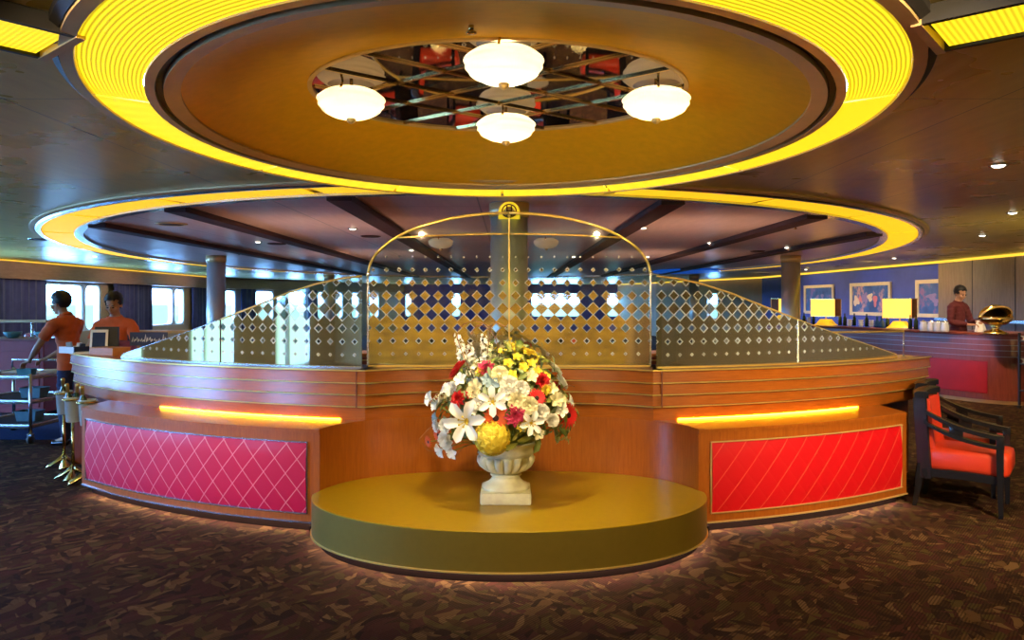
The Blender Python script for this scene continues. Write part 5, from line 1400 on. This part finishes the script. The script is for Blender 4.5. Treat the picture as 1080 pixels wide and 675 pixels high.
# dark sign with white scribbled lettering
t = thing('counter_sign', 'dark sign with white handwritten scrawl behind the low glass pane', 'sign', (WX(156, 7.9), 7.9, 1.12), .0)
bm = B(); box(bm, -.19, .20, 0, .02, .11, .25, .004); obj('sign_board', bm, mat('sign_navy', (.02, .025, .07), .5), t)
bm = B(); box(bm, -.10, .10, -.06, .10, 0, .015, .003); box(bm, -.02, .02, .004, .016, .015, .12, .002); obj('sign_stand', bm, M_blackmatte, t)
rn = random.Random(2); bm = B(); x = -.165
def stroke(pts): tube(bm, [(a, -.003, b) for a, b in pts], .0042, 5)
while x < .16:
    h = rn.choice((.05, .035, .075)); z0 = .15
    stroke([(x, z0+rn.uniform(0, .02)), (x+.012, z0+h), (x+.022, z0), (x+.034, z0+h*.6), (x+.036, z0+.01)]); x += rn.choice((.04, .042, .048))
obj('sign_writing', bm, M_paper, t)
t = thing('under_counter_box', 'purple cloth-covered bundle beside the dark sign', 'bundle', (WX(130, 8.0), 8.0, 1.12), .2)
bm = B(); box(bm, -.12, .12, -.08, .08, 0, .12, .03); ball(bm, (0, 0, .12), .085, 12, 8, s=(1.2, .9, .5)); obj('bundle_cloth', bm, mat('purple_cloth', (.20, .05, .16), .8), t, True)
bm = B(); box(bm, -.6, .25, 7.86, 8.14, .0, 1.119, .004); o = tag(obj('inner_bench', bm, M_mahog), 'dark inner work bench behind the counter end carrying the sign', 'bench'); o.location = (WX(146, 8), 0, 0)
# ------------------------------------------------------------------ people
def skin_graph(nodes, edges, root, sub=2, name='tmp'):
    names = list(nodes); me = bpy.data.meshes.new(name)
    me.from_pydata([nodes[n][0] for n in names], [(names.index(a), names.index(b)) for a, b in edges], [])
    o = bpy.data.objects.new(name, me); COL.objects.link(o)
    md = o.modifiers.new('skin', 'SKIN'); md.use_smooth_shade = True; md.branch_smoothing = .3
    sv = me.skin_vertices[0].data
    for i, n in enumerate(names):
        r = nodes[n][1]; sv[i].radius = r if isinstance(r, tuple) else (r, r); sv[i].use_root = (n == root)
    ss = o.modifiers.new('sub', 'SUBSURF'); ss.levels = sub; ss.render_levels = sub
    dg = bpy.context.evaluated_depsgraph_get(); dg.update()
    out = bpy.data.meshes.new_from_object(o.evaluated_get(dg)); bpy.data.objects.remove(o); bpy.data.meshes.remove(me)
    return out
def remesh(me, vox, smooth=3):
    o = bpy.data.objects.new('tmp', me); COL.objects.link(o)
    md = o.modifiers.new('r', 'REMESH'); md.mode = 'VOXEL'; md.voxel_size = vox; md.use_smooth_shade = True
    sm = o.modifiers.new('s', 'SMOOTH'); sm.factor = .5; sm.iterations = smooth
    dg = bpy.context.evaluated_depsgraph_get(); dg.update()
    out = bpy.data.meshes.new_from_object(o.evaluated_get(dg)); bpy.data.objects.remove(o)
    return out
def head_bm(bm, c, rot, s=1.0):
    """cranium, jaw, nose, ears, brow and lips around centre c (face toward -Y before rot)"""
    R = rot.to_matrix().to_4x4() if hasattr(rot, 'to_matrix') else rot
    M = Matrix.Translation(c) @ R @ Matrix.Scale(s, 4)
    def el(p, r, sc, seg=18, rg=12):
        b = B(); ball(b, p, r, seg, rg, s=sc)
        mp = {v: bm.verts.new(M @ v.co) for v in b.verts}
        for f in b.faces: bm.faces.new([mp[v] for v in f.verts])
        b.free()
    el((0, .012, .035), .094, (.80, 1.0, .93))        # cranium
    el((0, -.022, -.035), .074, (.82, .92, 1.02))     # face
    el((0, -.050, -.092), .034, (1.0, .85, .7))       # chin
    el((0, -.100, -.022), .015, (.85, 1.25, 1.7)); el((0, -.106, -.036), .014, (1.15, 1, .8))   # nose
    el((0, -.074, .022), .040, (1.25, .5, .32))       # brow
    el((0, -.086, -.066), .022, (1.1, .5, .45))       # lips
    for sx in (-1, 1): el((sx*.079, .010, -.012), .026, (.35, .7, 1.15)); el((sx*.045, -.062, -.030), .026, (1, .7, .8))
    return M
def add_hand(nodes, edges, w, d, up_, side, curl=.9, wname='wristL', pre='L', s=1.0):
    """palm, four unequal bent fingers and a thumb off the palm's side; d: pointing direction, up_: back of the hand"""
    d = Vector(d).normalized(); up_ = (Vector(up_)-d*Vector(up_).dot(d)).normalized(); lat = d.cross(up_)*side
    w = Vector(w)
    p = w+d*.045*s; nodes[pre+'palm'] = (p, (.026*s, .018*s)); edges.append((wname, pre+'palm'))
    k = w+d*.082*s; nodes[pre+'kn'] = (k, (.030*s, .015*s)); edges.append((pre+'palm', pre+'kn'))
    for i, (o, L) in enumerate(((-.030, .070), (-.010, .080), (.010, .075), (.029, .060))):
        b = k+lat*o*s+d*.012*s; a1 = b+(d*cos(curl*.5)-up_*sin(curl*.5))*L*.45*s; a2 = a1+(d*cos(curl*1.3)-up_*sin(curl*1.3))*L*.35*s; a3 = a2+(d*cos(curl*1.8)-up_*sin(curl*1.8))*L*.22*s
        prev = pre+'kn'
        for j, (q, r) in enumerate(((b, .0095), (a1, .0088), (a2, .0082), (a3, .0070))):
            nm = pre+'f%d%d' % (i, j); nodes[nm] = (q, r*s); edges.append((prev, nm)); prev = nm
    tb = w+d*.030*s-lat*.030*s; t1 = tb+(d*.6-lat*.7-up_*.2).normalized()*.034*s; t2 = t1+(d*.9-lat*.1-up_*.4).normalized()*.028*s
    prev = pre+'palm'
    for j, (q, r) in enumerate(((tb, .012), (t1, .0105), (t2, .0085))):
        nm = pre+'t%d' % j; nodes[nm] = (q, r*s); edges.append((prev, nm)); prev = nm
def person(label, loc, rz, J, head_rot, shirt, trousers, head_c, hairstyle='short', extra=None, group=None, sc=1.0, hold=None):
    """J: joints in a frame that faces -Y, feet at z=0"""
    V = Vector
    n = {'pelvis': (V(J['pelvis']), (.135, .105)), 'waist': (V(J['waist']), (.125, .095)), 'chest': (V(J['chest']), (.148, .105)), 'upchest': (V(J['upchest']), (.120, .085)), 'neck': (V(J['neck']), .054), 'neck2': (V(J['neck2']), .050), 'skull': (V(head_c), .060)}
    e = [('pelvis', 'waist'), ('waist', 'chest'), ('chest', 'upchest'), ('upchest', 'neck'), ('neck', 'neck2'), ('neck2', 'skull')]
    for s in 'LR':
        n['sh'+s] = (V(J['sh'+s]), .058); n['el'+s] = (V(J['el'+s]), .040); n['fa'+s] = (V(J['el'+s]).lerp(V(J['wr'+s]), .4), .038); n['wr'+s] = (V(J['wr'+s]), (.026, .021))
        e += [('upchest', 'sh'+s), ('sh'+s, 'el'+s), ('el'+s, 'fa'+s), ('fa'+s, 'wr'+s)]
        n['hip'+s] = (V(J['hip'+s]), .088); n['kn'+s] = (V(J['kn'+s]), .056); n['ca'+s] = (V(J['kn'+s]).lerp(V(J['an'+s]), .35), .054); n['an'+s] = (V(J['an'+s]), .038)
        n['to'+s] = (V(J['to'+s]), (.036, .022))
        e += [('pelvis', 'hip'+s), ('hip'+s, 'kn'+s), ('kn'+s, 'ca'+s), ('ca'+s, 'an'+s), ('an'+s, 'to'+s)]
        dv = V(J['wr'+s])-V(J['el'+s]); add_hand(n, e, J['wr'+s], J.get('hd'+s, dv), J.get('hu'+s, (0, 0, 1)), 1 if s == 'R' else -1, J.get('curl'+s, .8), 'wr'+s, s)
    me = skin_graph(n, e, 'pelvis', 2)
    bm = B(); bm.from_mesh(me); bpy.data.meshes.remove(me)
    HM = head_bm(bm, V(head_c), head_rot)
    me = mesh_of(bm, 'person'); me = remesh(me, .0085, 2)
    for p in me.polygons: p.use_smooth = True
    body = link('person', me, M_skin); body.location = loc; body.rotation_euler = (0, 0, rz); body.scale = (sc,)*3
    tag(body, label, 'person', group)
    # clothes: the body's own surface over the dressed bones, pushed out a little and folded
    segs = [(V(n[a_][0]), V(n[b_][0]), a_, b_) for a_, b_ in e]
    def rad(nm): r = n[nm][1]; return r if not isinstance(r, tuple) else (r[0]+r[1])/2
    TOR = {'pelvis', 'waist', 'chest', 'upchest'}
    fr_ = J.get('sleeve', .62)
    def bone(co):
        best = None
        for A_, B_, a_, b_ in segs:
            d_ = B_-A_; u = max(0, min(1, (co-A_).dot(d_)/max(1e-9, d_.dot(d_)))); ds = (co-(A_+d_*u)).length-(rad(a_)*(1-u)+rad(b_)*u)
            if best is None or ds < best[0]: best = (ds, a_, b_, u)
        return best[1:]
    def cls(co):
        a_, b_, u = bone(co); out = set()
        if a_ in TOR and b_ in TOR: out.add('shirt'); 
        if a_ == 'upchest' and b_[:2] == 'sh': out.add('shirt')
        if a_ == 'upchest' and b_ == 'neck' and u < .55: out.add('shirt')
        if a_[:2] == 'sh' and u <= min(1, fr_): out.add('shirt')
        if fr_ > 1 and (a_[:2] == 'sh' or (a_[:2] == 'el' and u < 1.5) or (a_[:2] == 'fa' and b_[:2] == 'wr' and u < fr_-1.0)): out.add('shirt')
        if a_ == 'pelvis' and b_[:3] == 'hip': out |= {'trousers'}
        if a_ == 'pelvis' and b_ == 'waist': out.add('trousers') if u < .35 else None
        if a_[:3] == 'hip' or (a_[:2] == 'kn' and b_[:2] == 'ca') or (a_[:2] == 'ca'): out.add('trousers')
        if co.z > J['pelvis'][2]-.10 and (a_ == 'pelvis' or a_[:3] == 'hip'): out.add('shirt')
        return out
    cl_ = [cls(v.co) for v in me.vertices]
    for nm, mt, off in (('trousers', trousers, .010), ('shirt', shirt, .017)):
        bm = B(); bm.from_mesh(me); bm.verts.ensure_lookup_table()
        nrm = [v.normal.copy() for v in bm.verts]
        for i, v in enumerate(bm.verts):
            fold = .005*sin(v.co.z*70+v.co.x*35+v.co.y*20)*sin(v.co.x*28-v.co.z*22)
            v.co = v.co+nrm[i]*(off+fold)
        bmesh.ops.delete(bm, geom=[v for i, v in enumerate(bm.verts) if nm not in cl_[i]], context='VERTS')
        bmesh.ops.smooth_vert(bm, verts=bm.verts[:], factor=.5, use_axis_x=True, use_axis_y=True, use_axis_z=True)
        o = obj(nm, bm, mt, body, True)
        sd = o.modifiers.new('thick', 'SOLIDIFY'); sd.thickness = .006; sd.offset = -1
        if nm == 'shirt': sh_o = o
    o = sh_o
    bm = B(); N0 = V(J['neck']); ax = (V(J['neck2'])-V(J['neck'])).normalized(); M = Matrix.Translation(N0-ax*.005) @ ax.to_track_quat('Z', 'Y').to_matrix().to_4x4()
    lathe(bm, [(.064, -.012), (.078, .0), (.070, .024), (.060, .030), (.058, .0)], 24, M); obj('collar', bm, shirt, o, True)
    for s in 'LR':
        a = V(J['an'+s]); t_ = V(J['to'+s]); d = (t_-a); d.z = 0; d.normalize()
        sh = skin_graph({'a': (V((a.x, a.y, .05))-d*.035, (.040, .045)), 'b': (V((a.x, a.y, .045))+d*.06, (.044, .038)), 'c': (V((t_.x, t_.y, .032))+d*.035, (.042, .028))}, [('a', 'b'), ('b', 'c')], 'a', 2)
        link('shoe', sh, M_black, body, True)
    # hair cap, eyes, brows
    bm = B(); bmesh.ops.create_uvsphere(bm, u_segments=40, v_segments=26, radius=1)
    for v in bm.verts: 
        c = v.co; rough = .006*sin(c.x*23+c.z*17)*sin(c.y*19)
        v.co = V((c.x*(.094+rough), .020+c.y*(.114+rough), .046+c.z*(.108+rough)))
    kill = [v for v in bm.verts if (v.co.z < .045-.9*(v.co.y+.02) and v.co.y < .03) or (v.co.z < -.045)]
    kill = [v for v in bm.verts if (v.co.y < -.048 and v.co.z < .072) or (v.co.z < -.06) or (v.co.y < .02 and v.co.z < -.005)]
    bmesh.ops.delete(bm, geom=kill, context='VERTS')
    r = bmesh.ops.extrude_face_region(bm, geom=bm.faces[:])
    for v in [x for x in r['geom'] if isinstance(x, bmesh.types.BMVert)]: v.co = V((0, .012, .03))+(v.co-V((0, .012, .03)))*.86
    for v in bm.verts: v.co = HM @ v.co
    obj('hair', bm, M_hair, body, True)
    for sx in (-1, 1):
        bm = B(); ball(bm, (0, 0, 0), .0105, 12, 8, s=(1.25, .7, .7), M=None)
        for v in bm.verts: v.co = HM @ (v.co+V((sx*.031, -.090, -.004)))
        ey = obj('eye', bm, mat('eye_dark', (.03, .02, .016), .2), body, True)
        bm = B(); ball(bm, (0, 0, 0), .018, 12, 6, s=(1, .4, .22))
        for v in bm.verts: v.co = HM @ (v.co+V((sx*.032, -.093, .018)))
        obj('eyebrow', bm, M_hair, body, True)
    bm = B(); ball(bm, (0, 0, 0), .020, 12, 6, s=(1.1, .35, .28))
    for v in bm.verts: v.co = HM @ (v.co+V((0, -.0955, -.066)))
    obj('mouth', bm, M_lip, body, True)
    return body, HM
def base_pose(lean=0.0):
    J = dict(pelvis=(0, .01, .95), waist=(0, .0, 1.10), chest=(0, .005, 1.25), upchest=(0, .012, 1.37), neck=(0, .015, 1.46), neck2=(0, .0, 1.52),
             shL=(.175, .015, 1.385), shR=(-.175, .015, 1.385), hipL=(.09, .01, .88), hipR=(-.09, .01, .88), knL=(.10, -.015, .49), knR=(-.10, -.015, .49), anL=(.10, .02, .09), anR=(-.10, .02, .09), toL=(.115, -.12, .035), toR=(-.115, -.12, .035))
    return J
# first waiter: turned to the cart, hands on a tub, seen from his back and side
J = base_pose()
for k_, dy in (('waist', -.03), ('chest', -.06), ('upchest', -.085), ('neck', -.10), ('neck2', -.125), ('shL', -.085), ('shR', -.085)): 
    x, y, z = J[k_]; J[k_] = (x, y+dy, z)
J.update(elL=(.235, -.23, 1.12), wrL=(.14, -.44, .955), elR=(-.235, -.23, 1.12), wrR=(-.11, -.45, .965), hdL=(-.15, -1, -.35), hdR=(.15, -1, -.30), curlL=.9, curlR=.9, sleeve=.66)
person('person in an orange polo shirt leaning over the serving cart', (WX(75.5, 8.95), 8.95, 0), math.radians(-104), J, Euler((.16, 0, .12)), M_orange, M_navy, (0, -.155, 1.60), sc=1.04)
# second waiter behind the counter end, facing us and looking down
J = base_pose()
J.update(elL=(.255, -.02, 1.10), wrL=(.11, -.22, 1.02), elR=(-.27, -.03, 1.11), wrR=(-.20, -.26, 1.03), hdL=(-.3, -1, -.1), hdR=(.2, -1, -.1), curlL=.8, curlR=.7, sleeve=.66)
person('person in an orange polo shirt standing behind the tablet, looking down', (WX(126, 9.0), 8.9, 0), .10, J, Euler((.34, 0, -.08)), M_orange, M_navy, (0, -.03, 1.605), sc=1.03)
# bar worker on the raised floor behind the service bar
bm = B(); box(bm, 7.75, 8.5, 13.35, 15.6, 0, .20); o = struct('floor_bar', bm, M_mahog)
J = base_pose()
J.update(elL=(.24, -.06, 1.10), wrL=(.13, -.27, 1.12), elR=(-.25, -.03, 1.10), wrR=(-.05, -.24, 1.06), hdL=(-.6, -.8, .05), hdR=(.55, -.8, .05), curlL=1.0, curlR=1.0, sleeve=1.75)
bw = (WX(1011, 13.75), 13.75, .20)
person('person in a dark red shirt drying a glass behind the service bar', bw, .42, J, Euler((.30, 0, -.1)), M_maroon, M_blackmatte, (0, -.03, 1.605), sc=1.02)
bm = B(); rn = random.Random(6); loops = []
for i in range(9):
    f = i/8; z = .0-.20*f; w_ = .045+.05*f; loops.append([(w_*cos(2*pi*k/18)*(1+.25*sin(5*2*pi*k/18+f*2)), .4*w_*sin(2*pi*k/18)*(1+.25*sin(4*2*pi*k/18)), z+.03*sin(2*pi*k/18+1)*f) for k in range(18)])
loft(bm, loops); o = tag(obj('drying_cloth', bm, M_paper, None, True), 'white drying cloth held by the person in the dark red shirt', 'cloth'); 
R_ = Matrix.Rotation(.42, 3, 'Z'); hp = R_ @ Vector((.06, -.35, 1.14))*1.02; o.location = (bw[0]+hp.x, bw[1]+hp.y, bw[2]+hp.z)

# ------------------------------------------------------------------ room lights
def spot(loc, tgt, energy, color, size=1.0, blend=.8, r=.06, name='downlight_and_fill_beam'):
    ld = bpy.data.lights.new(name, 'SPOT'); ld.energy = energy; ld.color = color; ld.spot_size = size; ld.spot_blend = blend; ld.shadow_soft_size = r
    o = bpy.data.objects.new(name, ld); COL.objects.link(o); o.location = loc
    o.rotation_euler = (Vector(tgt)-Vector(loc)).to_track_quat('-Z', 'Y').to_euler(); return o
WARM = (1.0, .74, .40)
AMB = (1.0, .70, .34)
# spots added to light the room; only those at the modelled downlights have fittings
for (x, y) in ((-1.25, 1.5), (1.25, 1.5)): spot((x, y, ZC-.03), (x*.9, 6.0, .85), 300, WARM, 1.2, .9, .03)
for (x, y, z) in spots: spot((x, y, z-.02), (x, y, 0), 150, WARM, 2.0, .9, .05)
for x, e_ in ((-3.6, 480), (3.6, 900)): spot((x, 2.4, ZC-.03), (x*.80, 6.3, .75), e_, WARM, 1.0, .9, .03)
for (x, y, e_) in ((-3.4, .5, 130), (3.4, .5, 160), (-3.5, 2.6, 110), (3.5, 2.6, 170), (0, .2, 130)): spot((x, y, ZC-.03), (x, y+.3, 0), e_, AMB, 2.2, .9, .03)
for x in (-2.4, -.3, 1.8, 4.2): spot((x, -4.2, ZC-.03), (x, -5.9, .9), 380, (1.0, .72, .28), 1.7, .9, .08)
for (x, y) in ((-2.2, 9.2), (0, 9.6), (2.2, 9.2), (-2.5, 12.5), (.3, 12.2), (2.8, 12.8), (-1.0, 16), (2.0, 16.5)): spot((x, y, ZC-.04), (x, y, 0), 420, WARM, 2.2, .9, .06)
for (x, y) in ((7.6, 15.2), (7.9, 13.0), (8.4, 18.5), (8.2, 21.5), (7.9, 25)): spot((x, y, ZC-.04), (x+(.3 if y < 17 else 2.2), y, 0 if y < 17 else 1.4), 70 if y < 17 else 300, WARM, 2.0, .9, .06)
spot((6.3, 11.3, ZC-.04), (7.9, 12.8, .5), 260, (1.0, .62, .38), 1.3, .9, .04)
for y in (8.0, 10.5, 13.0): spot((9.3, y, ZC-.04), (10.4, y+2.2, 1.6), 300, (1.0, .78, .5), 1.8, .9, .04)
for y in (10, 14.5, 18.5, 22.5, 26.5): spot((-9.6, y, ZC-.04), (-11.7, y, 1.9), 80, (1.0, .74, .55), 1.9, .9, .04)
# unseen upward spots added to brighten the dome and ceilings; no lamps stand there
for x in (-1.0, 1.0): spot((x, 1.5, .35), (x*.3, 4.6, 2.75), 260, (1.0, .72, .26), .72, .7, .12, 'added_uplight')
for x, e_, c_ in ((-4.2, 40, (1.0, .85, .7)), (4.6, 240, (1.0, .82, .30))): spot((x, -1.2, 1.0), (x*1.25, 4.2, 2.68), e_, c_, 2.1, .9, .30, 'added_uplight')
for x, y, e_ in ((-2.4, 9.3, 110), (2.4, 9.3, 130), (-3.0, 15, 90), (3.0, 15, 110)): spot((x, y, .9), (x, y+.8, 2.68), e_, (1.0, .68, .45), 2.5, .9, .25, 'added_uplight')
spot((7.4, 8.0, 1.0), (7.2, 9.0, 2.68), 160, (1.0, .80, .28), 2.4, .9, .25, 'added_uplight')
spot((R1[0]+.02, 4.35, ZM-.06), (R1[0], 5.2, .3), 260, (1.0, .78, .42), 1.15, .8, .05)  # no fitting here: spot added under the mirror to brighten the podium
